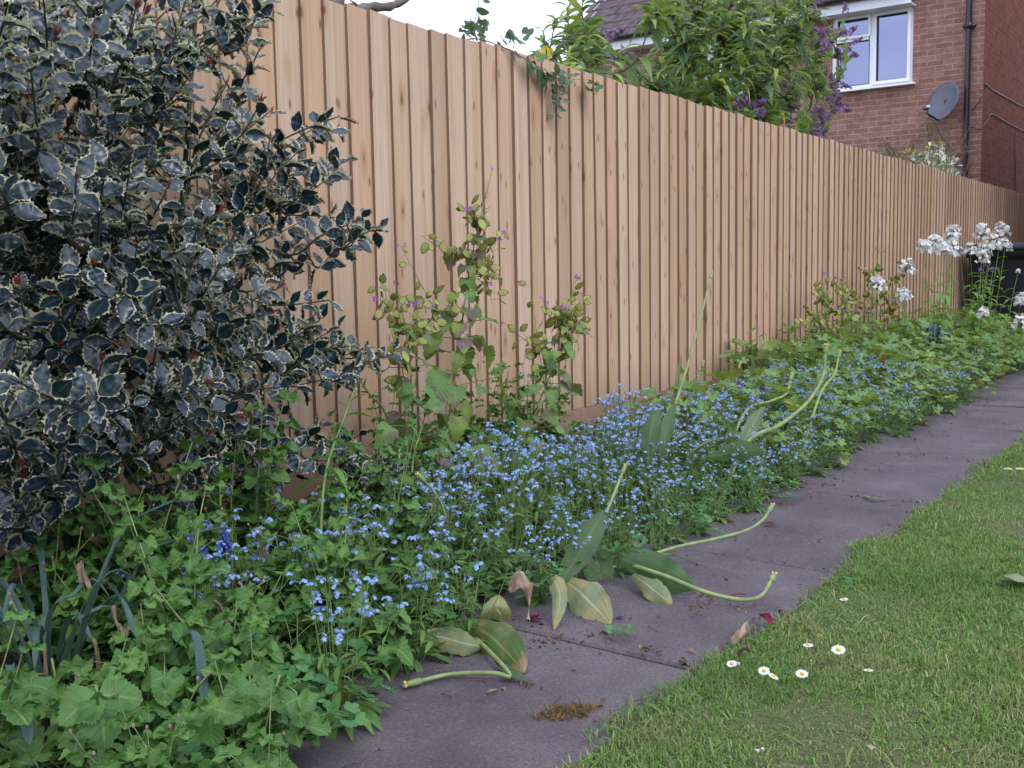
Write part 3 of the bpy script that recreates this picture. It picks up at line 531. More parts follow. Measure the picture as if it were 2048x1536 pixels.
    c.tube(bez([H(1942, 254)-[.02, 0, 0], H(1960, 258)-[.02, 0, 0], sidept(1975, 240), sidept(1985, 228), sidept(2015, 245), sidept(2060, 268), sidept(2130, 300)], 30), .006, 5)
    c.tube([sidept(2031, 262), sidept(2030, 400), sidept(2029, 520)], .008, 5); c.build("cable", M_BLACK, root)
    # satellite dish
    d = thing("satellite_dish", "grey oval satellite dish on the brick wall beside the downpipe", "satellite dish")
    cen = H(1896, 208)+A([-.30, 0, 0]); nv = nrm(A([-.80, .42, .30])); ax = nrm(np.cross(A([0, 0, 1.]), nv)); ay = np.cross(nv, ax); m = MB(); V = []; n = 32
    for side in (0, 1):
        for q in np.linspace(0, 1, 7):
            for k in range(n):
                a = 2*math.pi*k/n; V.append(cen + ax*.25*q*math.cos(a) + ay*.275*q*math.sin(a) + nv*(.065*q*q-.065-(.008 if side else 0)))
    F = []
    for side in (0, 1):
        o = side*7*n
        for j in range(6):
            for k in range(n): f = (o+j*n+k, o+j*n+(k+1) % n, o+(j+1)*n+(k+1) % n, o+(j+1)*n+k); F.append(f if side == 0 else f[::-1])
    for k in range(n): F.append((6*n+k, 6*n+(k+1) % n, 13*n+(k+1) % n, 13*n+k))
    m.add(V, F); m.build("reflector", M_DISH, d)
    m = MB(); foc = cen - ay*.20 + nv*.235; low = cen - ay*.25
    m.tube([low-nv*.04, low+nv*.02-ay*.02, foc-ay*.05], .014, 6); m.build("feed_arm", M_BLACK, d)
    m = MB(); m.tube([foc+nv*.05-ay*.02, foc-nv*.005], .022, 10); m.build("receiver_body", M_BLACK, d); m = MB(); m.sphere(foc-nv*.01+ay*.03, .03); m.build("feed_horn", M_LNB, d)
    m = MB(); bk = cen-nv*.075; m.box(bk-nv*.03, (.06, .08, .12)); m.tube([bk-nv*.05, A([XH-.06, bk[1], bk[2]-.06]), A([XH+.01, bk[1], bk[2]-.1])], .018, 8); m.build("wall_bracket", M_BLACK, d)
    m = MB(); m.tube(bez([foc-ay*.05, low-ay*.1, low-ay*.18-nv*.1, A([XH-.02, cen[1]-.05, cen[2]-.6])], 14), .005, 5); m.build("cable", M_BLACK, d)
house()
def shading_house():                             # unseen neighbour beyond the right edge, added to shade the passage and side wall
    root = thing("brick_house", "unseen neighbouring brick house added to shade the passage", "house"); b = MB(); x0, x1, y0, y1, z = 11.6, 21.0, -9.0, -1.75, 5.2
    for P, Q in (((x0, y0), (x0, y1)), ((x0, y1), (x1, y1)), ((x1, y1), (x1, y0)), ((x1, y0), (x0, y0))):
        ln = math.dist(P, Q); uvq(b, [(*P, 0), (*Q, 0), (*Q, z), (*P, z)][::-1], [(0, 0), (ln, 0), (ln, z), (0, z)][::-1])
    b.build("wall", M_BRICK2, root, False); r = MB(); ym = (y0+y1)/2; r.add([(x0-.2, y0-.3, z-.1), (x1+.2, y0-.3, z-.1), (x1+.2, ym, z+2.6), (x0-.2, ym, z+2.6), (x0-.2, y1+.3, z-.1), (x1+.2, y1+.3, z-.1)], [(0, 1, 2, 3), (3, 2, 5, 4), (0, 3, 4), (1, 5, 2)]); r.build("roof", M_TILE, root, False)
shading_house()

# ------------------------------------------------------------------ wheelie bin
def wheelie_bin():
    root = thing("wheelie_bin", "black wheeled rubbish bin at the far end of the bed", "bin", (10.85, -.44, 0), rad(-8)); root.scale = (1, 1, .93); w, d, h = .62, .70, .95
    b = MB(); prof = [(.0, .80), (.05, .82), (.85, .98), (.89, 1.0), (.89, 1.06), (.95, 1.06)]; V = []; n = 20
    def sup(s, k): a = 2*math.pi*k/n; c, q = math.cos(a), math.sin(a); return (np.sign(c)*abs(c)**.35*d/2*s, np.sign(q)*abs(q)**.35*w/2*s)
    for z, s in prof:
        for k in range(n): x, y = sup(s, k); V.append((x, y, z))
    F = [(j*n+k, j*n+(k+1) % n, (j+1)*n+(k+1) % n, (j+1)*n+k) for j in range(len(prof)-1) for k in range(n)] + [tuple(range(n))[::-1]]
    b.add(V, F); b.build("bin_body", M_BIN, root)
    l = MB(); V = []
    for z, s in ((.955, 1.08), (.985, 1.09), (1.015, 1.0), (1.03, .8), (1.035, .3)):
        for k in range(n): x, y = sup(s, k); V.append((x, y, z))
    F = [(j*n+k, j*n+(k+1) % n, (j+1)*n+(k+1) % n, (j+1)*n+k) for j in range(4) for k in range(n)] + [tuple(4*n+k for k in range(n)), tuple(range(n))[::-1]]
    l.add(V, F); lid = l.build("lid", M_BIN, root); g = MB(); g.tube([(.40, -.26, .93), (.44, -.26, .98), (.44, .26, .98), (.40, .26, .93)], .014, 8); g.build("handle", M_BIN, root)
    for y in (-.27, .27):
        q = MB(); q.tube([(.27, y-.03, .1), (.27, y+.03, .1)], .1, 18); q.build("wheel", M_BLACK, root)
wheelie_bin()
#@@PLANTS@@
# ================================================================== planting
def arr(mb, name, mats, parent, **k):
    return mb.build(name, mats, parent, **k) if mb.n else None
# ------------------------------------------------------------------ holly
HOLLY = [holly_leaf(i) for i in range(7)]
def holly():
    r = np.random.default_rng(11); base = A([1.28, -.42, .02]); ctr = A([1.25, -.45, .75])
    root = thing("holly_bush", "large variegated holly bush with cream-edged spiny leaves against the fence", "bush")
    poly = [(-150, -120), (520, -60), (548, 20), (430, 110), (520, 195), (680, 238), (692, 325), (600, 345), (640, 400), (765, 455), (740, 495), (620, 520), (560, 560), (655, 600), (660, 640), (785, 712), (730, 760), (610, 740), (585, 790), (610, 850), (560, 900), (600, 950), (520, 1000), (250, 930), (120, 960), (0, 1060), (-150, 1050)]
    def inside(x, y):
        c = False
        for (x0, y0), (x1, y1) in zip(poly, poly[1:]+poly[:1]):
            if (y0 > y) != (y1 > y) and x < (x1-x0)*(y-y0)/(y1-y0)+x0: c = not c
        return c
    gaps = [(250, 165, 50), (330, 155, 48), (520, 140, 48), (430, 165, 42), (610, 180, 45), (590, 80, 40), (300, 60, 26), (480, 330, 24), (610, 390, 26), (255, 775, 24), (100, 865, 34), (290, 860, 20), (575, 700, 28), (100, 1075, 40), (230, 725, 22), (360, 760, 20), (110, 740, 20)]
    tips = []
    while len(tips) < 420:
        x, y = r.uniform(-150, 790), r.uniform(-120, 1060)
        if not inside(x, y): continue
        if any((x-a)**2+(y-b)**2 < c*c for a, b, c in gaps) and r.random() < .93: continue
        Y = -.16 - .78*r.random()**1.1*min(1, (900-x)/650)
        if y > 840: Y = max(Y, -.62)
        P = ony(x, y, Y)
        if P[2] < .12: continue
        tips.append(P)
    for x, y, Y in [(548, 12, -.45), (520, 95, -.4), (470, 28, -.45), (680, 232, -.5), (690, 318, -.48), (640, 250, -.42), (600, 300, -.5), (768, 455, -.46), (735, 430, -.5), (700, 480, -.42), (660, 600, -.5), (640, 640, -.45), (790, 700, -.48), (720, 690, -.44), (690, 760, -.4), (520, 205, -.6), (455, 165, -.5), (560, 575, -.6), (560, 775, -.5), (720, 870, -.32), (770, 935, -.45), (690, 905, -.4), (640, 850, -.3), (820, 930, -.4), (800, 945, -.5), (600, 900, -.45)]: tips.append(ony(x, y, Y))
    tips = A(tips); tips = tips[np.argsort(np.linalg.norm(tips-ctr, axis=1))]
    wood = MB(); LP = [[] for _ in HOLLY]; red = []
    nodes = []
    for k in range(5):
        a = r.uniform(0, 6.28); pts = bez([base+[.05*math.cos(a), .03*math.sin(a), 0], base+[.12*math.cos(a), .06*math.sin(a), .35], ctr+[.22*math.cos(a), .10*math.sin(a), .05], ctr+[.30*math.cos(a), .12*math.sin(a), .6]], 14)
        wood.tube(pts, np.linspace(.009, .005, 14), 6); nodes += list(pts[3:])
    nodes = list(nodes)
    for T_ in tips:
        d = nrm((T_-ctr)*A([1, .8, .55]) + A([.06, -.05, .16]) + r.normal(0, .12, 3)); Lg = r.uniform(.10, .2); B = T_-d*Lg - A([0, 0, .02])
        N_ = A(nodes); dist = np.linalg.norm(N_-B, axis=1) + .6*np.maximum(0, np.linalg.norm(N_-ctr, axis=1)-np.linalg.norm(B-ctr)); q = N_[np.argmin(dist)]
        mid = (q+B)/2 + r.normal(0, .012, 3) - A([0, 0, .01]); cur = bez([q, mid, B, (B+T_)/2+r.normal(0, .006, 3), T_], 11)
        rr = .0018+.004*min(1, np.linalg.norm(q-B)/.5); wood.tube(cur, np.linspace(rr+.001, .0015, 11), 4); nodes += [cur[3], cur[5], cur[8]]
        tw = cur[4:]; m = int(r.integers(9, 15)); ph = r.uniform(0, 6.28)
        for j in range(m):
            t = (j+.5)/m; i = t*(len(tw)-1.001); P = tw[int(i)]*(1-i % 1)+tw[int(i)+1]*(i % 1); ax = nrm(tw[int(i)+1]-tw[int(i)])
            s1 = nrm(np.cross(ax, A([.2, .1, 1.]))); s2 = np.cross(s1, ax); a = ph+j*2.4; rad_ = s1*math.cos(a)+s2*math.sin(a)
            if t > .82: dd = nrm(rad_*.8+ax*.55+A([0, 0, .12]))
            else: dd = nrm(rad_+ax*.45+A([0, 0, .05])+r.normal(0, .2, 3))
            up = nrm(A([-.35, -.7, .75]) + ax*.45 + r.normal(0, .42, 3)); s = r.uniform(.040, .061)*(1 if t < .8 else .85)
            LP[r.integers(len(HOLLY))].append(frames(P+dd*.006, dd, up, s)[0])
        if r.random() < .55:
            for j in range(int(r.integers(3, 6))): red.append(frames(T_, nrm(d+A([0, 0, .35])+r.normal(0, .33, 3)), rdir(1, r)[0], [r.uniform(.012, .024)])[0])
    wood.build("branches", M_HOLLYBARK, root)
    lv = MB()
    for t, m in zip(HOLLY, LP):
        if m: lv.stamp(t, A(m))
    lv.build("foliage", [M_HOLLY, M_HOLLYC], root)
    rb = MB(); rb.stamp(leaf(4, .34, S_LANCE, fold=.3, droop=-.2), A(red)); rb.build("red_shoot_tips", M_HOLLYRED, root)
holly()

# ------------------------------------------------------------------ forget-me-nots
NARROW = [leaf(4, .24, S_OBLONG, fold=.15, droop=d, seed=i) for i, d in enumerate((.2, .5, .8))]
def forget_me_not(seed, dense=1.0, h=.25):
    r = np.random.default_rng(seed); root = thing("forget_me_not", "forget-me-not", "flower"); st, lf, fl = MB(), MB(), MB(); lm = [[], [], []]; fm = []
    for k in range(15):
        a = r.uniform(0, 6.28); R = r.uniform(.02, .13); H = h*r.uniform(.6, 1.05)*(1-1.2*R*.6); top = A([R*math.cos(a), R*math.sin(a), H]); b = top*A([.25, .25, 0])
        cur = bez([b, (b+top)/2+A([.15*R*math.cos(a), .15*R*math.sin(a), .02]), top], 7); st.tube(cur, np.linspace(.0016, .0009, 7), 3, cap=False)
        for j in range(6):
            t = r.uniform(.05, .85); P = cur[int(t*6)]; aa = r.uniform(0, 6.28); dd = nrm(A([math.cos(aa), math.sin(aa), r.uniform(.1, .8)])); lm[r.integers(3)].append(frames(P, dd, A([0, 0, 1.])+r.normal(0, .2, 3), [r.uniform(.028, .055)*(1.15-.5*t)])[0])
        if r.random() < dense:
            k0 = len(fm)
            for q in range(int(r.integers(1, 4))):
                dd = nrm(A([math.cos(a), math.sin(a), 0])*r.uniform(-.2, .8)+A([0, 0, 1.])+r.normal(0, .45, 3)); e = cur[-2]+dd*r.uniform(.025, .06); st.tube([cur[-2], (cur[-2]+e)/2+r.normal(0, .003, 3), e], .0008, 3, cap=False)
                for f in range(int(r.integers(5, 10))):
                    n_ = nrm(A([0, 0, 1.])+r.normal(0, .6, 3)); fm.append(frames(e+n_*A([.0085, .0085, .006])+r.normal(0, .0015, 3), np.cross(n_, rdir(1, r)[0]), n_, [r.uniform(.0036, .0049)])[0])
            if dense < .8: fl2 = MB(); fl2.stamp(FL5, A(fm[k0:])); fl2.build('flower_cluster', [M_FMN, M_FMN_EYE], root); del fm[k0:]
    # a loose rosette at the foot
    for k in range(16):
        a = r.uniform(0, 6.28); lm[r.integers(3)].append(frames(A([.02*math.cos(a), .02*math.sin(a), .02]), A([math.cos(a), math.sin(a), r.uniform(.2, 1.)]), A([0, 0, 1.]), [r.uniform(.06, .11)])[0])
    for t, m in zip(NARROW, lm):
        if m: lf.stamp(t, A(m))
    arr(st, "stems", M_STEM, root); arr(lf, "foliage", M_FMN_LEAF, root)
    if fm: fl.stamp(FL5, A(fm)); fl.build("flowers", [M_FMN, M_FMN_EYE], root)
    return root
def spread(protos, pts, label, group, seed, scale=(.85, 1.15), zf=None):
    r = np.random.default_rng(seed); used = set()
    for i, p in enumerate(pts):
        x, y = p[0], p[1]; sc = r.uniform(*scale)*(p[2] if len(p) > 2 else 1.0); k = int(r.integers(len(protos))); loc = (x, y, max(soil_z(x, y), 0.0)-.004); rz = r.uniform(0, 6.28)
        if k not in used: o = protos[k]; used.add(k); o.location = loc; o.rotation_euler = (0, 0, rz); o.scale = (sc,)*3; o["label"] = label; o["group"] = group
        else: copy_tree(protos[k], loc, rz, sc, label, group)
    for k, o in enumerate(protos):
        if k not in used:
            for c in list(o.children): bpy.data.objects.remove(c)
            bpy.data.objects.remove(o)
def poisson(x0, x1, y0, y1, d, seed, cond=None, sc=None):
    r = np.random.default_rng(seed); out = []
    for _ in range(int((x1-x0)*(y1-y0)/d/d*30)):
        x, y = r.uniform(x0, x1), r.uniform(y0, y1)
        if cond and not cond(x, y): continue
        if all((x-a[0])**2+(y-a[1])**2 > d*d for a in out): out.append((x, y) if sc is None else (x, y, sc(x, y)))
    return out
edge = lambda x, y: (.60+.38*min(1, max(0, (y+1.12)/.45)))*(1 if y < -.55 else .66)
spread([forget_me_not(100+i, (1.0, .95, .95, .5, .9, .85)[i], .27) for i in range(6)], poisson(1.72, 3.55, -1.13, -.22, .106, 1, lambda x, y: x > 1.86+max(0, (y+.80))*1.45 and y < -.36-.07*(x-2), edge), "dense blue-flowering forget-me-not in the main drift in the middle of the bed", "forget-me-nots of the main blue drift", 5)
spread([forget_me_not(120+i, .75, .24) for i in range(3)], poisson(1.18, 1.72, -1.16, -.66, .135, 2, lambda x, y: y < -.42-.45*(x-1.1), lambda x, y: .95), "pale blue forget-me-not in the looser patch below the holly bush", "forget-me-nots below the holly", 6)
spread([forget_me_not(130+i, .66, .26) for i in range(3)], poisson(3.5, 6.3, -1.12, -.3, .14, 3, lambda x, y: y < -.25-.14*(x-3.5)*0, edge), "thinly flowering forget-me-not among green leaves beyond the main blue drift", "forget-me-nots of the far end", 7)

# ------------------------------------------------------------------ avens / columbine / geranium
TRI = [trifoliate(i) for i in range(4)]; TRB = [trilobe(i) for i in range(3)]; LOB = [lobed(5, .42, 155, 4, .14, .09, i) for i in range(4)]; OVS = [leaf(9, .62, S_OVATE, .13, .12, .3, .2, 1, 0, i) for i in range(3)]
def avens(seed, tall=True, big=1.0):
    r = np.random.default_rng(seed); root = thing("avens_plant", "avens", "plant"); st, lf, bds = MB(), MB(), []; lm = [[] for _ in TRI]
    for k in range(int(r.integers(13, 18))):
        a = r.uniform(0, 6.28); R = r.uniform(.03, .17); H = r.uniform(.05, .18); e = A([R*math.cos(a), R*math.sin(a), H]); st.tube(bez([A([0, 0, 0.]), e*A([.5, .5, .75]), e], 6), np.linspace(.0014, .0008, 6), 4, cap=False)
        lm[r.integers(4)].append(frames(e, A([math.cos(a), math.sin(a), r.uniform(-.3, .45)]), A([0, 0, 1.])+r.normal(0, .18, 3), [r.uniform(.055, .098)*big])[0])
    if tall:
        for k in range(int(r.integers(3, 6))):
            a = r.uniform(0, 6.28); R = r.uniform(.02, .13); H = r.uniform(.2, .40); e = A([R*math.cos(a), R*math.sin(a), H]); cur = bez([A([0, 0, 0.]), e*A([.3, .3, .5])+r.normal(0, .008, 3), e], 9); st.tube(cur, np.linspace(.002, .001, 9), 5, cap=False)
            for j in (2, 3, 4, 5, 6, 7, 8):
                aa = r.uniform(0, 6.28); dd = A([math.cos(aa), math.sin(aa), r.uniform(-.2, .45)]); lm[r.integers(4)].append(frames(cur[j], dd, A([0, 0, 1.])+r.normal(0, .2, 3), [r.uniform(.075, .12)*(1.05-.06*j)*big])[0])
            for j in range(2 if r.random() < .4 else 0):
                bd = MB(); bds.append(bd); e2 = cur[-1]+A([r.normal(0, .018), r.normal(0, .018), r.uniform(.012, .04)]); st.tube([cur[-1], (cur[-1]+e2)/2, e2], .0008, 3, cap=False); bd.sphere(e2, (.0028, .0028, .004), 0, 6, 4)
    for t, m in zip(TRI, lm):
        if m: lf.stamp(t, A(m))
    arr(st, "stems", M_PALESTEM, root); arr(lf, "foliage", M_AVENS, root)
    for bd in bds: bd.build("seed_head", M_WITHER, root)
    return root
def columbine(seed):
    r = np.random.default_rng(seed); root = thing("columbine_plant", "columbine", "plant"); st, lf = MB(), MB(); lm = [[] for _ in TRB]
    for k in range(26):
        a = r.uniform(0, 6.28); R = r.uniform(.01, .15); H = r.uniform(.05, .17)*(1.1-R*3); e = A([R*math.cos(a), R*math.sin(a), H]); st.tube(bez([A([0, 0, 0.]), e*A([.5, .5, .8]), e], 5), .001, 3, cap=False)
        lm[r.integers(3)].append(frames(e, A([math.cos(a), math.sin(a), r.uniform(-.5, .2)]), A([0, 0, 1.])+r.normal(0, .25, 3), [r.uniform(.045, .07)])[0])
    for t, m in zip(TRB, lm):
        if m: lf.stamp(t, A(m))
    arr(st, "stems", M_STEM, root); lf.build("foliage", M_COLUMB, root); return root
def geranium(seed, h=.2, tone=0):
    r = np.random.default_rng(seed); root = thing("geranium_plant", "geranium", "plant"); st, lf = MB(), MB(); lm = [[] for _ in LOB]
    for k in range(64):
        a = r.uniform(0, 6.28); R = .21*math.sqrt(r.random()); H = h*(1.05-(R/.21)**2*.75)*r.uniform(.6, 1.1); e = A([R*math.cos(a), R*math.sin(a), H]); st.tube(bez([e*A([.3, .3, 0.]), e*A([.7, .7, .7]), e], 4), .0009, 3, cap=False)
        lm[r.integers(4)].append(frames(e, A([math.cos(a), math.sin(a), r.uniform(-.7, .1)])+r.normal(0, .3, 3), A([.5*math.cos(a)*R*5, .5*math.sin(a)*R*5, 1.])+r.normal(0, .25, 3), [r.uniform(.042, .068)])[0])
    for t, m in zip(LOB, lm): lf.stamp(t, A(m))
    arr(st, "stems", M_STEM, root); lf.build("foliage", M_GER, root); return root
spread([avens(200+i, True) for i in range(5)], poisson(.58, 1.56, -1.14, -.3, .145, 4, lambda x, y: not (x < 1.02 and y > -.66) and y > -1.22+.30*(x-.7) and (x-.93)**2+(y+.84)**2 > .0225 and (x-1.32)**2+(y+.72)**2 > .012, lambda x, y: .8+.35*max(0, (y+1.1))), "green three-leaved avens plant with upright hairy stems in front of the holly", "avens plants at the near corner of the bed", 8, (.85, 1.2))
spread([avens(230+i, i > 0, 1.1) for i in range(4)], poisson(.46, 1.02, -1.40, -1.0, .145, 5, lambda x, y: y < -1.02 and x < 1.0+.75*(y+1.0)+.16, lambda x, y: .85), "low broad-leaved avens plant spilling over the near end of the path", "low avens plants by the path", 9, (.6, 1.0))
spread([columbine(255+i) for i in range(2)], poisson(.62, 1.02, -1.34, -1.04, .15, 15, lambda x, y: x < 1.06+.75*(y+1.0)+.12), "small rounded-leaf columbine among the low avens at the near corner of the path", "columbines at the near corner", 16, (.8, 1.1))
spread([columbine(250+i) for i in range(3)], poisson(.92, 1.74, -1.20, -.82, .115, 6, lambda x, y: y < -.80-.12*(x-1) and y > -1.20+.30*(x-.92)), "low columbine plant with rounded scalloped leaves at the path edge", "columbine plants along the path edge", 10, (.8, 1.05))
spread([avens(270+i, True, .9) for i in range(3)], poisson(1.66, 2.6, -1.02, -.3, .15, 7, lambda x, y: x < 1.92+max(0, (y+.80))*1.5 and y > -1.05), "leafy green avens plant between the two blue drifts", "avens plants between the blue drifts", 11, (.7, .95))
spread([avens(280+i, True, .75) for i in range(3)], poisson(2.75, 4.2, -.34, -.14, .15, 17), "loose green avens plant along the gravel board behind the blue drift", "avens plants along the gravel board", 18, (.4, .6))
spread([geranium(300+i, .25) for i in range(4)], poisson(3.45, 10.4, -1.02, -.12, .235, 8, lambda x, y: not (x < 5.2 and y > -.62 and (x*7+y*5) % 1 < .25) and (y < -.45 or x > 5.4), lambda x, y: .72+.62*min(1, max(0, (y+1.02)/.5))*(1 if x > 5 else .7)), "leafy green hardy geranium clump filling the far half of the bed", "geranium clumps of the far half", 12, (.9, 1.15))
spread([columbine(260+i) for i in range(2)], poisson(1.9, 3.4, -1.12, -.98, .17, 9), "tiny rounded-leaf seedling beneath the blue drift at the path", "seedlings under the blue drift", 13, (.55, .75))
def big_leaved(label, base, leaves, seed):
    r = np.random.default_rng(seed); root = thing("raspberry_sucker", label, "plant", tuple(base)); B = A(base); st, lf = MB(), MB(); top = A([r.normal()*.02, r.normal()*.02, .16]); st.tube(bez([A([0, 0, 0.]), top*.5+r.normal(0, .006, 3), top], 8), np.linspace(.003, .0018, 8), 6)
    for k, (px, py, Y, s_, up) in enumerate(leaves):
        e = ony(px, py, Y)-B; j = top*(.4+.6*k/len(leaves)); o = nrm(A([e[0]-j[0], e[1]-j[1], up])); q = e-o*s_*.45; st.tube(bez([j, (j+q)/2+A([0, 0, .015]), q], 7), np.linspace(.0016, .001, 7), 4); lf.stamp(BIG[k % 3], frames(q, o, A([-.25, -.55, 1.])+r.normal(0, .15, 3), [s_]))
    st.build("stem", M_PALESTEM, root); lf.build("foliage", M_RASP, root)
BIG = [trifoliate(40+i, .86, .085, .9, 23) for i in range(3)]
M_RASP = leafmat("raspberry_leaf", [(0.073, 0.183, 0.046), (0.093, 0.217, 0.051), (0.118, 0.246, 0.059)], (.17, .27, .09), 40, .25, .6)
big_leaved("raspberry sucker with the largest toothed leaf at the near left corner", onz(120, 1520, 0)*A([1, 1, 0]), [(205, 1430, -1.22, .095, -.35), (60, 1395, -1.14, .065, -.2)], 1)
big_leaved("raspberry sucker with paired crinkled leaves right of the brown withered tips", onz(330, 1450, 0)*A([1, 1, 0]), [(285, 1300, -1.08, .07, .25), (365, 1275, -1.08, .072, .3), (330, 1375, -1.16, .06, -.2)], 2)
big_leaved("raspberry sucker at the bottom edge beside the path end", onz(480, 1560, 0)*A([1, 1, 0]), [(500, 1395, -1.30, .065, -.2), (420, 1450, -1.32, .07, -.3), (600, 1420, -1.36, .055, -.2)], 3)
spread([avens(290+i, True, .8) for i in range(3)], poisson(2.25, 3.35, -.36, -.12, .15, 19), "taller leafy avens plant around the foot of the honesty by the fence", "avens plants at the foot of the honesty", 20, (.85, 1.15))
def ground_cover():
    b = MB(); r = np.random.default_rng(21); n = 5200; x = r.uniform(-.6, 11, n)**1.0; y = r.uniform(-1.03, -.06, n); keep = ~((x < 1.2) & (y > -.62)); x, y = x[keep], y[keep]; n = len(x)
    a = r.uniform(0, 6.28, n); z = A([max(soil_z(i, j), 0) for i, j in zip(x, y)])+r.uniform(.01, .07, n); d = np.stack([np.cos(a), np.sin(a), r.uniform(-.2, .5, n)], 1); M = frames(np.stack([x, y, z], 1), d, A([0, 0, 1.])+r.normal(0, .25, (n, 3)), r.uniform(.025, .055, n))
    k = r.integers(0, 3, n)
    for i in range(3): b.stamp([OVS[0], LOB[1], NARROW[1]][i], M[k == i])
    b.build("ground_cover", M_COVER, None, kind='stuff', label="low leafy weeds and fallen leaves covering the soil of the bed", category="ground cover")
ground_cover()

# ------------------------------------------------------------------ honesty
HEART = [leaf(10, .78, S_HEART, .10, .1, d, .2, 1, 0, i) for i, d in enumerate((.25, .5, .8))]
def each(t, Ms, name, mats, root):            # one object per piece, all sharing one mesh
    me = None
    for M in Ms:
        if me is None: b = MB(); b.stamp(t, np.eye(4)); o = b.build(name, mats, root); me = o.data
        else: o = bpy.data.objects.new(name, me); COL.objects.link(o); o.parent = root
        o.matrix_basis = Matrix([list(map(float, q)) for q in M])
def honesty(label, base, top, seed, pods=60, leaves=16, big=.09, arms=5, spreadR=.18, podmat=M_POD, flowers=6, armv=None, lowleaf=.5, podk=1.0):
    r = np.random.default_rng(seed); root = thing("honesty_plant", label, "plant", tuple(base)); top = A(top)-A(base); st, lf, pd, fl = MB(), MB(), MB(), MB(); H = np.linalg.norm(top)
    cur = bez([A([0, 0, 0.]), top*.35+r.normal(0, .012, 3), top*.7+r.normal(0, .015, 3), top], 24); st.tube(cur, np.linspace(.0045, .001, 24), 5); lm = [[], [], []]; pm = []; fm = []
    for j in range(leaves):
        t = lowleaf*(j/leaves)**.8+.04; P = cur[int(t*23)]; a = j*2.4+r.uniform(-.5, .5); s = big*(1.1-.75*t/lowleaf)*r.uniform(.75, 1.15); o = A([math.cos(a), math.sin(a)*.7-.15, .25]); e = P+o*s*r.uniform(.4, 1.9); st.tube(bez([P, P+o*s*.3+A([0, 0, .01]), e], 5), .0014, 4, cap=False)
        lm[r.integers(3)].append(frames(e, o*A([1, 1, 0])+A([0, 0, r.uniform(-.9, .0)]), A([0, -.35, 1.])+r.normal(0, .3, 3), [s])[0])
    arms_ = [(cur[int((.45+.5*i/arms)*23)], None) for i in range(arms)]
    lines = [cur[13:]]
    for i, (P, _) in enumerate(arms_):
        if armv and i < len(armv): e = A(armv[i])-A(base)
        else: a = r.uniform(0, 6.28); e = P+A([math.cos(a)*spreadR*r.uniform(.6, 1.2), math.sin(a)*spreadR*.5, H*r.uniform(.08, .26)])
        l = bez([P, P*.55+e*.45-A([0, 0, .02]), e], 12); st.tube(l, np.linspace(.002, .0008, 12), 4); lines.append(l)
        for q_ in (1, 3, 5): lm[r.integers(3)].append(frames(l[q_], A([r.normal(), r.normal()*.7-.3, r.uniform(-.7, .1)]), A([0, -.3, 1.]), [big*r.uniform(.35, .6)])[0])
    tot = sum(len(l) for l in lines); n = 0
    for l in lines:
        k = int(pods*len(l)/tot)
        for j in range(k):
            i = r.uniform(2, len(l)-1.01); P = l[int(i)]*(1-i % 1)+l[int(i)+1]*(i % 1); a = r.uniform(0, 6.28); o = nrm(A([math.cos(a), math.sin(a)*.6, r.uniform(-.2, .6)])); e = P+o*r.uniform(.012, .03); st.tube([P, (P+e)/2, e], .0007, 3, cap=False)
            dn = nrm(o*.5+A([0, 0, r.uniform(-1., .35)])); f = i/len(l); pm.append(frames(e, dn, A([r.normal()*.6, -1., r.normal()*.4]), [r.uniform(.033, .047)*(1.15-.5*f)*podk])[0])
        if r.random() < .75 and flowers:
            for j in range(2): e = l[-1]+r.normal(0, .008, 3); fm.append(frames(e, rdir(1, r)[0], A([r.normal()*.6, -1, .6]), [r.uniform(.007, .011)])[0])
    for j in range(flowers):
        l = lines[r.integers(len(lines))]; e = l[r.integers(3, len(l))]+r.normal(0, .014, 3); fm.append(frames(e, rdir(1, r)[0], A([r.normal()*.5, -1, .5]), [r.uniform(.008, .012)])[0])
    for t, m in zip(HEART, lm):
        if m: lf.stamp(t, A(m))
    st.build("stems", M_STEM, root); lf.build("foliage", M_HON, root); each(POD, pm, "seed_pod", [podmat, M_PODRIM], root)
    each(FL4, fm, "flower", [M_PURPLE, M_PURPLE], root)
P_ = lambda x, y, Y: ony(x, y, Y)
def foot(x, y, Y): p = ony(x, y, Y); return A([p[0], Y, soil_z(p[0], Y)])
honesty("tallest honesty plant with flat green seed pods and purple-mottled leaves by the holly", foot(868, 905, -.34), P_(985, 335, -.30), 31, 98, 58, .118, 6, .17, lowleaf=.72, armv=[P_(800, 490, -.28), P_(760, 575, -.3), P_(1000, 470, -.3), P_(840, 470, -.25), P_(985, 610, -.36), P_(935, 420, -.3)])
honesty("shorter bushy honesty plant with hanging pods right of the tallest one", foot(1030, 860, -.36), P_(1150, 555, -.34), 32, 98, 54, .10, 6, .16, lowleaf=.8, armv=[P_(1060, 560, -.3), P_(1165, 590, -.36), P_(1000, 640, -.3), P_(1130, 620, -.38), P_(1085, 600, -.3), P_(1170, 650, -.3)])
honesty("low leaning honesty stem with green pods in front of the tallest one", foot(835, 915, -.42), P_(790, 560, -.34), 33, 60, 32, .10, 4, .12, lowleaf=.75, armv=[P_(765, 560, -.36), P_(760, 600, -.4), P_(830, 600, -.4), P_(880, 640, -.4)])
honesty("far honesty plant with light green pods against the fence", foot(1640, 740, -.28), P_(1650, 545, -.25), 34, 98, 30, .10, 6, .16, flowers=4, podk=1.15, armv=[P_(1620, 600, -.25), P_(1675, 560, -.25), P_(1600, 650, -.28), P_(1690, 620, -.28), P_(1640, 590, -.3), P_(1665, 650, -.3)])
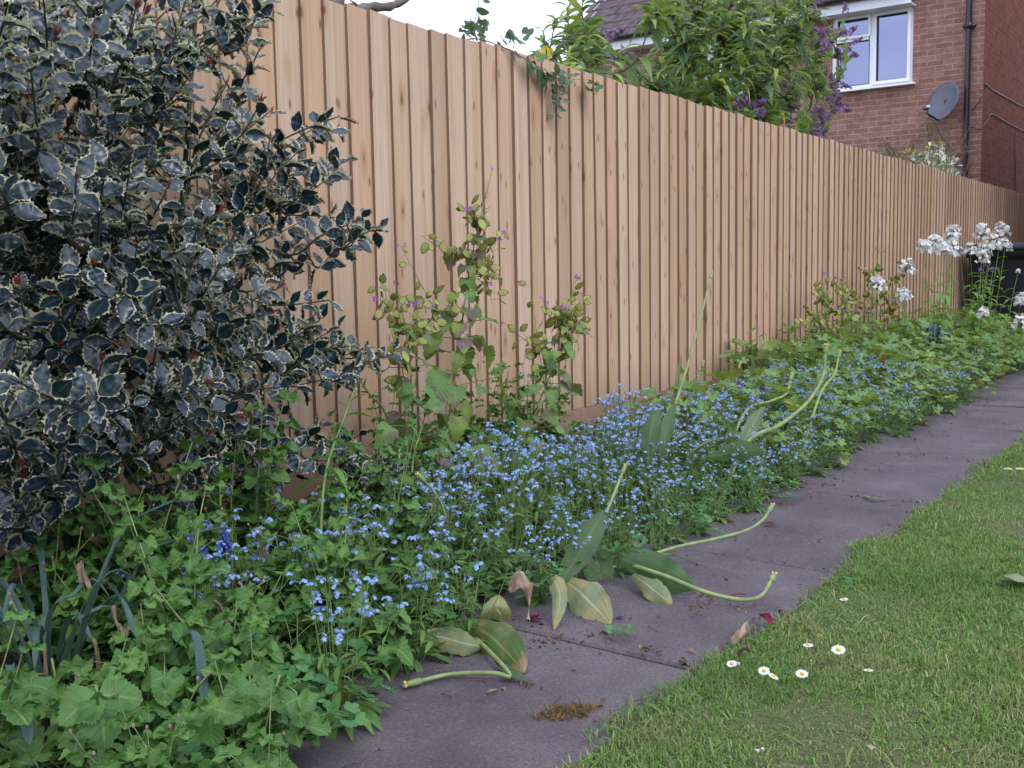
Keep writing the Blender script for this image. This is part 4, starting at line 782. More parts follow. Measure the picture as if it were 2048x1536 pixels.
honesty("thin far honesty stem between the two larger far ones", foot(1690, 720, -.3), P_(1700, 560, -.28), 36, 70, 20, .08, 5, .18, flowers=2, podk=1.15, armv=[P_(1670, 620, -.28), P_(1720, 580, -.28), P_(1690, 600, -.3), P_(1730, 630, -.3)])
honesty("rust-brown honesty plant at the right end of the far honesty group", foot(1785, 700, -.26), P_(1788, 540, -.24), 37, 80, 14, .07, 5, .18, M_PODB, 0, podk=1.15, armv=[P_(1770, 580, -.25), P_(1805, 570, -.25), P_(1780, 620, -.25), P_(1800, 650, -.25)])
honesty("far honesty plant with pale and orange-brown papery pods", foot(1735, 705, -.28), P_(1760, 490, -.24), 35, 98, 24, .085, 7, .2, M_PODB, 2, podk=1.15, armv=[P_(1700, 560, -.25), P_(1790, 540, -.25), P_(1775, 600, -.25), P_(1690, 610, -.3), P_(1800, 640, -.25), P_(1725, 540, -.28), P_(1745, 620, -.3)])
def leafy_stem(label, pts, leaves, w, mats=M_LILY, name="lily_shoot", cat="plant", Lf=.09, whorl=False, droop=.5, seed=0, topb=0):
    r = np.random.default_rng(seed); root = thing(name, label, cat, tuple(pts[0])); Q = A(pts)-A(pts[0]); cur = bez(Q, 20); st, lf = MB(), MB(); st.tube(cur, np.linspace(.0042, .0022, 20), 6); m = [[], []]
    T2 = [leaf(8, w, S_LANCE, 0, .22, droop, 0, 1, 0, 1), leaf(8, w, S_LANCE, 0, .22, droop*.4, 0, 1, .15, 2)]
    for j in range(leaves):
        t = .12+.86*j/leaves; P = cur[int(t*19)]; ax = nrm(cur[min(19, int(t*19)+1)]-cur[max(0, int(t*19)-1)]); a = j*2.4; o = nrm(A([math.cos(a), math.sin(a), 0])+ax*(.55 if t < .8 else 1.6)); m[int(t > .6)].append(frames(P, o, A([0, 0, 1.])+r.normal(0, .1, 3)+ax, [Lf*(1.1-.65*t)*r.uniform(.8, 1.2)])[0])
    if whorl:
        for j in range(26): a = j*2.4; o = A([math.cos(a), math.sin(a), r.uniform(1., 3.2)]); m[1].append(frames(cur[-1]-A([0, 0, .035*r.random()]), o, -A([math.cos(a), math.sin(a), 0]), [r.uniform(.022, .045)])[0])
    for t, q in zip(T2, m):
        if q: lf.stamp(t, A(q))
    st.build("stem", M_STEM, root); lf.build("foliage", mats, root); return root
leafy_stem("upright lily shoot with a tufted whorl of narrow leaves in front of the holly", [foot(425, 1190, -.62), P_(440, 1080, -.62), P_(440, 950, -.62)], 26, .15, Lf=.085, whorl=True, seed=1)
leafy_stem("tall bending lily shoot with long pale leaves at the holly's right edge", [foot(640, 1190, -.80), P_(642, 1050, -.78), P_(655, 930, -.72), P_(690, 830, -.66), P_(712, 770, -.62)], 17, .17, Lf=.12, seed=2, droop=.8)
leafy_stem("short lily shoot with broad pointed leaves right of the holly", [foot(815, 985, -.6), P_(825, 930, -.58), P_(845, 850, -.56)], 11, .2, Lf=.1, seed=3)
leafy_stem("thin slanting stem with two pairs of lance leaves beside the fence", [foot(800, 905, -.26), P_(775, 840, -.2), P_(740, 790, -.14), P_(712, 748, -.1)], 6, .3, M_HON, "weed_stem", Lf=.075, seed=4)

# ------------------------------------------------------------------ tulips
def blade(mb, pts, w, n=14, mi=0, cup=.25, side=None, tip=True, shape=None):
    """a broad leaf along a curve; side: direction across the blade"""
    cur = bez(pts, n+1); tg = nrm(np.gradient(cur, axis=0)); V = []; UV = []; cols = (-1, -.5, 0, .5, 1)
    sh = shape or (lambda v: (min(1, .28+1.9*v))*min(1, ((1-v)*2.6))**.62)
    for i in range(n+1):
        v = i/n; s = nrm(np.cross(tg[i], A([0, 0, 1.])) if side is None else A(side)-tg[i]*(A(side)@tg[i])); nn = np.cross(s, tg[i]); h = max(w/2*sh(v)*(1+.05*math.sin(v*17+w*900)+.04*math.sin(v*41+w*500)), .0006)
        for u in cols: V.append(cur[i]+s*u*h+nn*cup*h*u*u + nn*h*abs(u)*(.14*math.sin(v*11+u*3+w*300)+.06*math.sin(v*27+u))); UV.append((u/2+.5, v))
    F = [(i*5+j, i*5+j+1, i*5+j+6, i*5+j+5) for i in range(n) for j in range(4)]; mb.add(V, F, mi, UV)
def tulip(label, base, stems=(), leaves=(), extra=()):
    root = thing("tulip", label, "tulip", tuple(base)); B = A(base)
    for pts, rr in stems:
        cur = bez([A(p)-B for p in pts], 26); s = MB(); s.tube(cur, np.linspace(rr*1.05, rr*.85, 26), 8); so_ = s.build("stem", M_PALESTEM, root); d = nrm(cur[-1]-cur[-3]); p = MB()
        p.tube([cur[-1]-d*.003, cur[-1], cur[-1]+d*.004, cur[-1]+d*.014, cur[-1]+d*.024, cur[-1]+d*.029], A([1.0, 1.45, 1.5, 1.5, 1.2, .9])*rr, 6); p.build("seed_pod", M_PALESTEM, root); g = MB(); e = cur[-1]+d*.029
        x = nrm(np.cross(d, A([.3, .5, .8]))); y = np.cross(d, x)
        for k in range(3): a = 2.094*k; g.sphere(e+(x*math.cos(a)+y*math.sin(a))*rr*.85+d*.002, rr*.75, 0, 6, 4)
        g.build("stigma", M_TULTOP, root)
    for pts, w, m, kw in leaves:
        l = MB(); blade(l, [A(p)-B for p in pts], w, **kw); l.build("leaf", m, root)
    return root
M_TULTOP = plain("tulip_stigma", (.5, .44, .14), .7, .25, 200)
Z_ = onz
tulip("tulip lying flat on the path with a bare curved stem and browning leaves", Z_(935, 1255, .01), [([Z_(935, 1262, .02), Z_(985, 1310, .02), Z_(1020, 1352, .014), Z_(985, 1346, .018), Z_(905, 1348, .012), Z_(840, 1362, .012)], .0046)],
      [([Z_(925, 1245, .04), Z_(975, 1268, .035), Z_(1010, 1300, .02), Z_(1050, 1345, .006)], .085, M_TULAGE, dict(side=_R*.75+_U*.5)), ([Z_(840, 1268, .05), Z_(885, 1275, .04), Z_(935, 1288, .03), Z_(968, 1293, .014)], .05, M_TULPALE, dict(cup=.4, side=_U*.9+_f*.3)), ([Z_(985, 1240, .0), Z_(992, 1225, .05), Z_(998, 1190, .085)], .06, M_TULPALE, dict(side=_R)), ([Z_(990, 1322, .012), Z_(1012, 1340, .016), Z_(1035, 1355, .012), Z_(1068, 1362, .006)], .02, M_TULDARK, {})])
tulip("tulip with a dry tip on a tall slanting stem and a rolled upright leaf", Z_(1120, 1180, .0), [([P_(1120, 1180, -1.13), P_(1165, 1110, -1.11), P_(1210, 1030, -1.08), P_(1245, 945, -1.05)], .0042)],
      [([P_(1115, 1170, -1.14), P_(1150, 1120, -1.13), P_(1185, 1060, -1.11), P_(1212, 1020, -1.09)], .06, M_TULDARK, dict(side=_R*.9-_U*.35)), ([P_(1215, 1200, -1.14), P_(1200, 1150, -1.12), P_(1190, 1105, -1.1), P_(1195, 1085, -1.08)], .075, M_TULEAF, dict(side=_R)),
       ([Z_(1125, 1160, .05), Z_(1160, 1185, .045), Z_(1190, 1215, .025), Z_(1222, 1248, .004)], .085, M_TULPALE, dict(cup=.15, side=_R*.75+_U*.6)), ([P_(1100, 1160, -1.19), P_(1112, 1165, -1.2), P_(1120, 1200, -1.215), P_(1108, 1262, -1.225)], .036, M_TULPALE, dict(side=_R, cup=.5)), ([P_(1180, 1080, -1.0), P_(1210, 1060, -.99), P_(1212, 1050, -.98)], .05, M_TULEAF, dict(side=_R)), ([P_(1240, 1100, -1.02), P_(1260, 1080, -1.02), P_(1278, 1092, -1.04)], .04, M_TULPALE, dict(side=_U+_f))])
tulip("tulip sprawling over the path with a dark leaf and an upturned green pod", Z_(1255, 1130, .03), [([Z_(1255, 1128, .06), Z_(1330, 1152, .055), Z_(1410, 1184, .035), Z_(1480, 1199, .02), Z_(1522, 1192, .03), Z_(1543, 1160, .045)], .0052), ([Z_(1280, 1118, .05), Z_(1350, 1095, .06), Z_(1430, 1078, .07), Z_(1495, 1060, .08), Z_(1525, 1040, .09), P_(1538, 1022, Z_(1525, 1040, .09)[1])], .0046)],
      [([Z_(1245, 1118, .075), Z_(1290, 1135, .06), Z_(1340, 1156, .045), Z_(1392, 1178, .02)], .085, M_TULDARK, dict(cup=.3, side=_U*.85+_R*.35)), ([Z_(1265, 1150, .04), Z_(1295, 1170, .035), Z_(1320, 1190, .02), Z_(1345, 1208, .005)], .05, M_TULPALE, dict(cup=.3, side=_U*.7+_R*.7)), ([Z_(1290, 1122, .05), Z_(1340, 1110, .055), Z_(1390, 1128, .02)], .02, M_TULEAF, {})])
tulip("tallest tulip leaning towards the fence with dark pointed leaves", foot(1322, 900, -.62), [([foot(1322, 900, -.62), P_(1345, 830, -.6), P_(1378, 720, -.56), P_(1405, 620, -.52), P_(1421, 556, -.5)], .0055)],
      [([P_(1295, 930, -.92), P_(1298, 890, -.92), P_(1305, 850, -.92), P_(1318, 818, -.92)], .055, M_TULDARK, dict(side=_R+.2*_f)), ([P_(1325, 920, -.9), P_(1330, 880, -.9), P_(1338, 840, -.89), P_(1350, 805, -.88)], .04, M_TULDARK, dict(side=_R)), ([P_(1350, 870, -.45), P_(1362, 830, -.45), P_(1385, 812, -.5), P_(1400, 830, -.56)], .075, M_TULEAF, dict(side=_R)), ([P_(1345, 850, -.5), P_(1350, 790, -.5), P_(1358, 740, -.48), P_(1364, 708, -.46)], .016, M_TULEAF, dict(side=_R))])
tulip("tulip with a long S-curved stem rising from the far blue flowers", foot(1430, 930, -1.02), [([foot(1430, 930, -1.02), P_(1490, 890, -1.02), P_(1560, 850, -1.01), P_(1615, 805, -1.0), P_(1645, 755, -1.0), P_(1651, 705, -1.0)], .0072)],
      [([P_(1470, 920, -.99), P_(1490, 880, -.98), P_(1510, 840, -.98), P_(1530, 812, -.97)], .05, M_TULEAF, dict(side=_R)), ([P_(1420, 915, -1.03), P_(1460, 905, -1.05), P_(1500, 900, -1.07), P_(1530, 905, -1.09)], .06, M_TULDARK, dict(side=_U)), ([P_(1380, 905, -1.0), P_(1420, 882, -1.0), P_(1470, 880, -1.01), P_(1500, 885, -1.02)], .018, M_TULEAF, {})])
tulip("slender tulip with a small yellow-tipped pod beside the S-curved one", foot(1600, 840, -.96), [([foot(1600, 840, -.96), P_(1640, 790, -.96), P_(1668, 750, -.96), P_(1677, 715, -.96)], .0055)])
tulip("arching tulip stem with a yellow tip above the far forget-me-nots", foot(1440, 870, -.82), [([foot(1440, 870, -.82), P_(1490, 825, -.82), P_(1540, 803, -.82), P_(1572, 788, -.82), P_(1581, 760, -.82)], .006)])
tulip("short yellowing tulip stump close to the fence board", foot(1395, 830, -.2), [([foot(1395, 830, -.2), P_(1399, 780, -.2), P_(1405, 735, -.2)], .0055)], [([P_(1392, 830, -.2), P_(1385, 800, -.22), P_(1375, 790, -.25)], .03, M_TULEAF, dict(side=_R))])
tulip("second short tulip stump by the fence, further along", foot(1466, 800, -.2), [([foot(1466, 800, -.2), P_(1470, 770, -.2), P_(1477, 738, -.2)], .0055)])
tulip("withered tulip with a straw-coloured tip right of the bending lily shoot", foot(912, 1090, -.9), [([foot(912, 1090, -.9), P_(890, 1030, -.9), P_(868, 985, -.9), P_(848, 962, -.9)], .0034)], [([P_(905, 1100, -.9), P_(888, 1060, -.9), P_(892, 1020, -.9)], .03, M_TULEAF, dict(side=_R))])
def dead(label, pts, w, m, name="dead_leaf", cat="leaf", cup=.6, side=None, shape=None):
    root = MB(); B = A(pts[0]); blade(root, [A(p)-B for p in pts], w, cup=cup, side=side, shape=shape); o = root.build(name, m, None, label=label, category=cat); o.location = tuple(B); return o
FULL = lambda v: math.sin(math.pi*min(1, max(0, v))**.8)**.7+.02
dead("crumpled brown dead leaf hanging at the path edge below the forget-me-nots", [P_(1038, 1140, -1.1), P_(1046, 1165, -1.16), P_(1058, 1200, -1.17), P_(1056, 1238, -1.19)], .055, M_DEAD, cup=1.1, side=_R, shape=lambda v: .5+.5*math.sin(v*5+.6))
dead("rolled brown dead leaf lying on the lawn edge", [Z_(1470, 1290, .008), Z_(1485, 1275, .014), Z_(1502, 1256, .012)], .022, M_DEAD, cup=1.6, shape=lambda v: .8)
dead("curled dark red leaf next to the rolled brown one", [Z_(1520, 1232, .016), Z_(1532, 1238, .02), Z_(1540, 1250, .012)], .016, M_REDPET, cup=1.3, shape=FULL)
dead("small orange curled leaf in the grass above the daisies", [Z_(1632, 1270, .03), Z_(1640, 1278, .035), Z_(1645, 1284, .022)], .014, M_PODB, cup=1.2, shape=FULL)
dead("pale straw-coloured leaf blade lying on the far path slab", [Z_(1728, 990, .006), Z_(1745, 998, .01), Z_(1782, 999, .005)], .014, M_TULPALE, cup=.6, shape=FULL)
dead("narrow cream husk on the near path slab", [Z_(972, 1387, .004), Z_(984, 1383, .007), Z_(997, 1379, .004)], .007, M_TULPALE, cup=.9, shape=FULL)
dead("large pale grey-green leaf lying on the lawn at the right", [Z_(2060, 1160, .012), Z_(2035, 1148, .045), Z_(2015, 1150, .02)], .05, M_TULPALE, cup=-.3, shape=FULL)
dead("dark curled leaf scrap beside the leftmost daisies", [Z_(1480, 1318, .01), Z_(1488, 1300, .03), Z_(1500, 1308, .02)], .012, M_BROWNSTEM, cup=1.2, shape=FULL)
dead("fallen crimson petal at the foot of the crumpled brown leaf", [Z_(1062, 1232, .006), Z_(1072, 1236, .014), Z_(1082, 1240, .006)], .022, M_REDPET, "fallen_petal", "petal", .5, None, FULL)
dead("long crimson petal on the path under the sprawling tulip pod", [Z_(1462, 1192, .006), Z_(1478, 1189, .009), Z_(1494, 1190, .005)], .01, M_REDPET, "fallen_petal", "petal", .5, None, FULL)
dead("single violet petal on the path below the forget-me-nots", [Z_(1237, 1232, .004), Z_(1241, 1234, .009), Z_(1246, 1235, .004)], .012, M_VIOLET, "fallen_petal", "petal", .5, None, FULL)
dead("dark red petal at the edge of the main drift by the path", [Z_(1527, 1048, .004), Z_(1540, 1046, .01), Z_(1552, 1043, .004)], .016, M_REDPET, "fallen_petal", "petal", .5, None, FULL)
sl = thing("seedling", "small green seedling growing in the slab joint on the path", "plant", tuple(Z_(1240, 1278, 0))); sb = MB(); sb.stamp(TRB[0], A([frames(A([0, 0, .01]), A([math.cos(a), math.sin(a), .3]), A([0, 0, 1.]), [.045])[0] for a in (-.5, 1.6, 3.6)])); sb.build("foliage", M_COLUMB, sl)

# ------------------------------------------------------------------ daffodil straps, grape hyacinths
STRAP = lambda v: min(1, .75+.5*v)*min(1, (1-v)*9)**.6
def strap_clump(label, base, arcs, n, L, seed, wither=True, w=.013, lean=1.0):
    r = np.random.default_rng(seed); B = A(base); root = thing("daffodil_clump", label, "plant", tuple(B)); b = MB(); dd_ = []
    for pts, tipn in arcs:
        Q = [A(p)-B for p in pts]; blade(b, Q, w*1.1, 20, cup=.35, shape=STRAP)
        if tipn: d = MB(); dd_.append(d); blade(d, [Q[-1]]+[A(p)-B for p in tipn], w*.9, 8, cup=1.6, shape=lambda v: .7+.25*math.sin(v*9), side=_R)
    for k in range(n):
        a = r.uniform(0, 6.28); R = r.uniform(.06, .3)*lean; H = L*r.uniform(.7, 1.1); o = A([math.cos(a)*R, math.sin(a)*R, 0]); q = r.random()
        P = [A([.03*math.cos(a), .03*math.sin(a), 0]), o*.3+A([0, 0, H*.55]), o*.75+A([0, 0, H*.9]), o*1.15+A([0, 0, H*(1. if q < .5 else .72)])]; blade(b, P, w*r.uniform(.75, 1.2), 14, cup=.35, shape=STRAP)
        if wither and r.random() < .25: e = bez(P, 10)[-1]; d = MB(); dd_.append(d); blade(d, [e, e+o*.06-A([0, 0, .015]), e+o*.08-A([0, 0, .05])], w*.8, 6, cup=1.5, shape=lambda v: .7+.2*math.sin(v*8))
    b.build("foliage", M_STRAP, root)
    for d in dd_: d.build("withered_tip", M_WITHER, root)
strap_clump("fanned clump of blue-grey daffodil leaves with withered brown tips at the left", foot(100, 1330, -.75), [([foot(120, 1330, -.75), P_(230, 1090, -.72), P_(330, 1010, -.70), P_(440, 988, -.68), P_(535, 1012, -.66)], None), ([foot(130, 1330, -.75), P_(280, 1130, -.78), P_(360, 1078, -.78), P_(440, 1058, -.78), P_(508, 1058, -.78)], [P_(520, 1072, -.78), P_(526, 1092, -.78), P_(518, 1115, -.78)]), ([foot(90, 1330, -.75), P_(100, 1230, -.85), P_(150, 1190, -.86), P_(165, 1165, -.86)], [P_(162, 1120, -.86), P_(165, 1150, -.865), P_(176, 1178, -.87)]), ([foot(90, 1340, -.8), P_(150, 1260, -.95), P_(195, 1220, -.95), P_(222, 1212, -.95)], [P_(225, 1225, -.95), P_(235, 1255, -.955), P_(252, 1272, -.96)]), ([foot(120, 1330, -.8), P_(190, 1180, -1.0), P_(240, 1200, -1.02), P_(275, 1280, -1.05)], None)], 17, .24, 41, True, .0105)
strap_clump("low blue-grey strap leaves pushing between the near avens plants", onz(330, 1400, 0)*A([1, 1, 0])+[0, .1, 0], [([P_(330, 1330, -1.1), P_(370, 1270, -1.12), P_(395, 1290, -1.14), P_(415, 1440, -1.2)], None), ([P_(20, 1330, -1.05), P_(25, 1370, -1.1), P_(45, 1420, -1.14), P_(60, 1490, -1.16)], None)], 7, .16, 42, False)
strap_clump("upright clump of blue-green iris-like leaves in the far bed", foot(1868, 770, -.62), [], 34, .34, 43, False, .016, .55)
strap_clump("slim grassy tuft leaning over the path in the far bed", foot(1945, 775, -.92), [], 26, .22, 44, False, .008, .9)
def hyacinth(px, Y, hz, seed, label):
    r = np.random.default_rng(seed); B = foot(px, 1190, Y); root = thing("grape_hyacinth", label, "flower", tuple(B)); s, f = MB(), MB(); s.tube(bez([A([0, 0, 0.]), A([.004, 0, hz*.5]), A([.0, 0, hz])], 8), .0022, 5)
    for k in range(34): t = k/34; a = k*2.4; rr = .012*(1.15-t); f.sphere((rr*math.cos(a), rr*math.sin(a), hz-.03+.045*t), (.0042*(1.1-.4*t),)*2+(.0052*(1.1-.4*t),), 0, 6, 4)
    s.build("stem", M_PALESTEM, root); f.build("flower_spike", M_BLUEB, root)
hyacinth(385, -.72, .215, 1, "left grape hyacinth spike, vivid blue, among the avens under the holly"); hyacinth(408, -.74, .205, 2, "right grape hyacinth spike, vivid blue, touching the left one"); hyacinth(455, -.70, .20, 3, "smaller grape hyacinth half hidden behind the tufted lily shoot")

# ------------------------------------------------------------------ dame's rocket, wallflower, violet columbine
def rocket(label, base, heads, seed, leaves=34, R=.07, n=66, petal=M_WHITE, size=.0165, name="rocket_plant"):
    r = np.random.default_rng(seed); B = A(base); root = thing(name, label, "flower", tuple(B)); s, l, f = MB(), MB(), MB(); m = [[], []]; fm = []; T2 = [leaf(8, .3, S_LANCE, .06, .15, d, .1, 1, 0, 3) for d in (.4, .9)]
    for h, k in heads:
        h = A(h)-B; st = A([h[0]*.25+r.normal(0, .02), h[1]*.25, 0]); cur = bez([st, (st+h)/2+r.normal(0, .012, 3), h], 14); s.tube(cur, np.linspace(.0036, .0016, 14), 5)
        for j in range(leaves): t = .05+.8*j/leaves; P = cur[int(t*13)]; a = j*2.4; m[r.integers(2)].append(frames(P, A([math.cos(a), math.sin(a), r.uniform(.1, .9)]), A([0, 0, 1.]), [.15*(1.15-.75*t)*r.uniform(.8, 1.2)])[0])
        fm.append([])
        for j in range(int(n*k)):
            d = rdir(1, r)[0]; d[2] = abs(d[2])*1.1-.35; e = cur[-1]+d*A([R*.9, R*.9, R*1.5])*k**.5*r.uniform(.6, 1.05)+A([0, 0, .01]); s.tube([cur[-1]-A([0, 0, .02*r.random()]), (cur[-1]+e)/2, e], .0008, 3, cap=False); fm[-1].append(frames(e, rdir(1, r)[0], d+A([0, 0, .4]), [size*r.uniform(.8, 1.15)])[0])
    for t, q in zip(T2, m):
        if q: l.stamp(t, A(q))
    s.build("stems", M_STEM, root); l.build("foliage", M_ROCKET, root); 
    for q in fm: f = MB(); f.stamp(FL4, A(q)); f.build("flower_head", [petal, M_FMN_EYE], root)
R_ = lambda x, y, Y: P_(x, y, Y)
rocket("tall white rocket plant with a broad crowded flower head against the fence", foot(1870, 690, -.5), [(R_(1905, 475, -.5), 1.3), (R_(1885, 500, -.5), 1.2), (R_(1868, 492, -.52), 1.), (R_(1905, 505, -.55), 1.1), (R_(1848, 500, -.5), .7)], 51, 16)
rocket("tall white rocket plant in front of the black bin", foot(1958, 690, -.62), [(R_(1963, 470, -.6), 1.), (R_(2003, 465, -.6), 1.1), (R_(1985, 490, -.62), 1.2), (R_(1968, 505, -.6), 1.), (R_(2010, 495, -.65), .8), (R_(1940, 502, -.6), .6), (R_(1965, 520, -.62), .6)], 52, 16)
rocket("single-stemmed white rocket with two small heads left of the tall ones", foot(1815, 690, -.5), [(R_(1813, 540, -.5), .8), (R_(1808, 595, -.52), .6)], 53, 10)
rocket("short white rocket beside the brown-podded honesty", foot(1750, 690, -.4), [(R_(1755, 575, -.42), .8)], 54, 9)
rocket("low white rocket at the middle of the far geranium leaves", foot(1960, 720, -.9), [(R_(1966, 630, -.9), .9)], 55, 8, .038)
rocket("thin white rocket bud stem standing in front of the bin", foot(2010, 700, -.62), [(R_(2036, 545, -.6), .35)], 56, 12, .025)
rocket("white rocket at the right edge of the photo, upper of two", foot(2035, 700, -.75), [(R_(2042, 605, -.75), .9)], 57, 9)
rocket("white rocket at the right edge of the photo, lower of two by the path", foot(2035, 730, -1.0), [(R_(2042, 650, -1.0), .9)], 58, 6)
rocket("violet-flowered columbine stem among the tall white rockets", foot(1955, 690, -.66), [(R_(1975, 530, -.64), .45), (R_(1962, 545, -.66), .4), (R_(1920, 505, -.6), .3), (R_(1985, 545, -.66), .3)], 59, 8, .04, 22, M_VIOLET, .012, "columbine_flower")
rocket("dark crimson wallflower low in the far bed", foot(1785, 800, -.78), [(R_(1788, 745, -.78), .5), (R_(1768, 722, -.76), .4), (R_(1800, 752, -.8), .3)], 60, 8, .03, 22, M_RED, .010, "wallflower")

# ------------------------------------------------------------------ plants beyond the fence
def shoots(root, tips, base, leaves, Lf, w, mats, barkm, seed, droop=.55, stemr=.012, opp=True, name="crown", upb=.5):
    r = np.random.default_rng(seed); st, lf = MB(), MB(); TT = [leaf(7, w, S_LANCE if w < .4 else S_HEART, 0, .2, d, .1, 1, tw, i) for i, (d, tw) in enumerate(((droop*.5, 0), (droop, .2), (droop*1.5, -.2)))]; m = [[] for _ in TT]
    nodes = [A(base)+A([0, 0, z]) for z in np.linspace(.1, 1.1, 6)]; tips = sorted([A(t) for t in tips], key=lambda t: np.linalg.norm(t-A(base)))
    for t in tips:
        N_ = A(nodes); c = np.linalg.norm(N_-t, axis=1)+np.maximum(0, N_[:, 2]-t[2]+.25)*2; q = N_[np.argmin(c)]; cur = bez([q, q*.5+t*.5+A([0, 0, -.06])+r.normal(0, .03, 3), t], 14); k = min(1, np.linalg.norm(t-q)/1.); st.tube(cur, np.linspace(.004+stemr*k, .003, 14), 5); nodes += [cur[5], cur[8], cur[11]]
        n = leaves; ln = min(.5, np.linalg.norm(t-q))
        for j in range(n):
            f = 1-(j/n)*min(1, .42/max(.2, np.linalg.norm(t-q))); P = cur[min(13, int(f*13))]+ (cur[min(13, int(f*13)+1)]-cur[min(13, int(f*13))])*r.random(); ax = nrm(cur[-1]-cur[-4]); a = (j//2)*1.57+(j % 2)*math.pi+r.uniform(-.35, .35); s1 = nrm(np.cross(ax, A([.3, .2, 1.]))); s2 = np.cross(s1, ax)
            o = nrm(s1*math.cos(a)+s2*math.sin(a)+ax*(.9-.7*(j/n))+A([0, 0, .2])); m[r.integers(3)].append(frames(P, o, ax+A([0, 0, .6])+r.normal(0, .2, 3), [Lf*r.uniform(.6, 1.1)*(.65 if j < 4 else 1)])[0])
    for t, q in zip(TT, m):
        if q: lf.stamp(t, A(q))
    st.build("trunk", barkm, root); lf.build(name, mats, root)
def bud_tips():
    r = np.random.default_rng(71); out = []
    spec = [(1085, 60, .5), (1110, 40, .5), (1130, 95, .7), (1160, 20, .7), (1180, 60, .6), (1150, 120, .5), (1190, 130, .6), (1230, 140, .5), (1120, 130, .4), (1140, 50, .6), (1165, -10, .7), (1175, 90, .5), (1100, 90, .5), (1135, 15, .6), (1170, 140, .4), (1150, 75, .5)]
    for x, y, Y in spec: out.append(P_(x, y, Y))
    for _ in range(150):
        x = r.uniform(1190, 1650); top = -70 if x > 1290 else 20; bot = 150+(x-1200)*.27; y = r.uniform(top, bot)
        if 1180 < x < 1305 and y < 125: continue
        out.append(P_(x, y, r.uniform(.35, 1.25)))
    for _ in range(46): x = r.uniform(1330, 1560); out.append(P_(x, r.uniform(20, 175+(x-1330)*.25), r.uniform(.5, 1.2)))
    return out
bud = thing("buddleia_shrub", "big leafy buddleia shrub with long drooping leaves rising behind the fence", "shrub", (0, 0, 0)); shoots(bud, bud_tips(), (6.0, .9, 0), 20, .165, .33, M_BUD, M_BARK, 72, .7)
yl_ = MB(); yl_.stamp(leaf(7, .3, S_LANCE, 0, .2, .7), frames(A([P_(1085, 95, .3), P_(1080, 98, .32), P_(1092, 92, .3), P_(1100, 95, .33), P_(1088, 90, .36)]), A([[-.1, -.3, -1], [-.5, 0, -.8], [.5, -.2, -.8], [.8, 0, -.5], [.2, .2, -1]]), A([-.3, -1, .3]), [.10, .09, .11, .1, .1])); yl_.build("yellowed_leaves", M_BUDY, bud)
lil = thing("lilac_shrub", "lilac shrub with purple flower heads between the buddleia and the house window", "shrub", (0, 0, 0)); rl = np.random.default_rng(73)
lt = [P_(x, y, Y) for x, y, Y in [(1690, 40, 1.), (1660, 60, 1.), (1640, 30, 1.), (1680, 100, .9), (1690, 80, 1.1), (1650, 120, .9), (1670, 150, 1.), (1660, 190, .9), (1640, 160, 1.), (1640, 215, .8), (1620, 235, .7), (1650, 245, .7), (1600, 200, .8), (1610, 120, 1.), (1600, 60, 1.), (1570, 230, .7), (1560, 180, .8), (1480, 205, .6), (1450, 210, .6), (1215, 95, .9), (1235, 115, .9), (1540, 120, 1.), (1625, 80, .9), (1580, 250, .6), (1690, 140, .9), (1672, 205, .8), (1655, 262, .7), (1635, 270, .7), (1612, 255, .7), (1600, 225, .7), (1460, 215, .5), (1470, 218, .5), (1495, 222, .5)]]
shoots(lil, lt, (8.4, .9, 0), 14, .085, .62, M_LILLEAF, M_BARK, 74, .3)
for t in lt:
    for _ in range(2):
        pn = MB(); fm = []
        d = nrm(A([rl.normal()*.7, rl.normal()*.5-.3, rl.uniform(-.4, .9)])); Lp = rl.uniform(.10, .17); b0 = t+rl.normal(0, .06, 3)
        for k in range(60): f = rl.random(); e = b0+d*Lp*f+rdir(1, rl)[0]*.032*(1.1-.8*f); fm.append(frames(e, rdir(1, rl)[0], rdir(1, rl)[0]+d*.3, [rl.uniform(.010, .017)])[0])
        pn.stamp(FL4, A(fm)); pn.build("flower_head", [M_LILAC, M_LILAC], lil)
# ivy creeping over the top of the fence
ivy = thing("ivy_vine", "ivy creeping over the fence top with sprigs upright and hanging down", "ivy", (0, 0, 0)); iv, il = MB(), MB(); ri = np.random.default_rng(75); ims = [[], []]
IV = [lobed(3, .4, 150, 4, .1, .0, 1), leaf(6, .85, S_HEART, 0, .1, .3)]
def vine(pts, n, s, rr=.0025, sprd=.03, up=False):
    cur = bez(pts, 22); iv.tube(cur, np.linspace(rr, rr*.5, 22), 5)
    for j in range(n): i = ri.integers(1, 22); o = nrm(A([ri.normal(), -abs(ri.normal())*.7, ri.normal()*.6+(.4 if up else -.2)])); ims[ri.integers(2)].append(frames(cur[i]+o*sprd*ri.random(), o, A([ri.normal()*.4, -1, .6+ri.normal()*.3]), [s*ri.uniform(.6, 1.2)])[0])
vine([P_(925, 80, .12), P_(958, 78, .05), P_(1000, 92, -.02), P_(1040, 112, -.045), P_(1068, 128, -.045), P_(1086, 140, -.045)], 16, .055, .003)
vine([P_(958, 90, .1), P_(948, 55, .12), P_(955, 20, .12), P_(960, -15, .12)], 17, .05, .002, .03, True); vine([P_(950, 85, .1), P_(930, 60, .1), P_(925, 40, .1)], 8, .035, .0015, .02, True); vine([P_(1000, 95, .02), P_(1020, 85, .02), P_(1042, 70, .02)], 7, .06, .0018, .03, True)
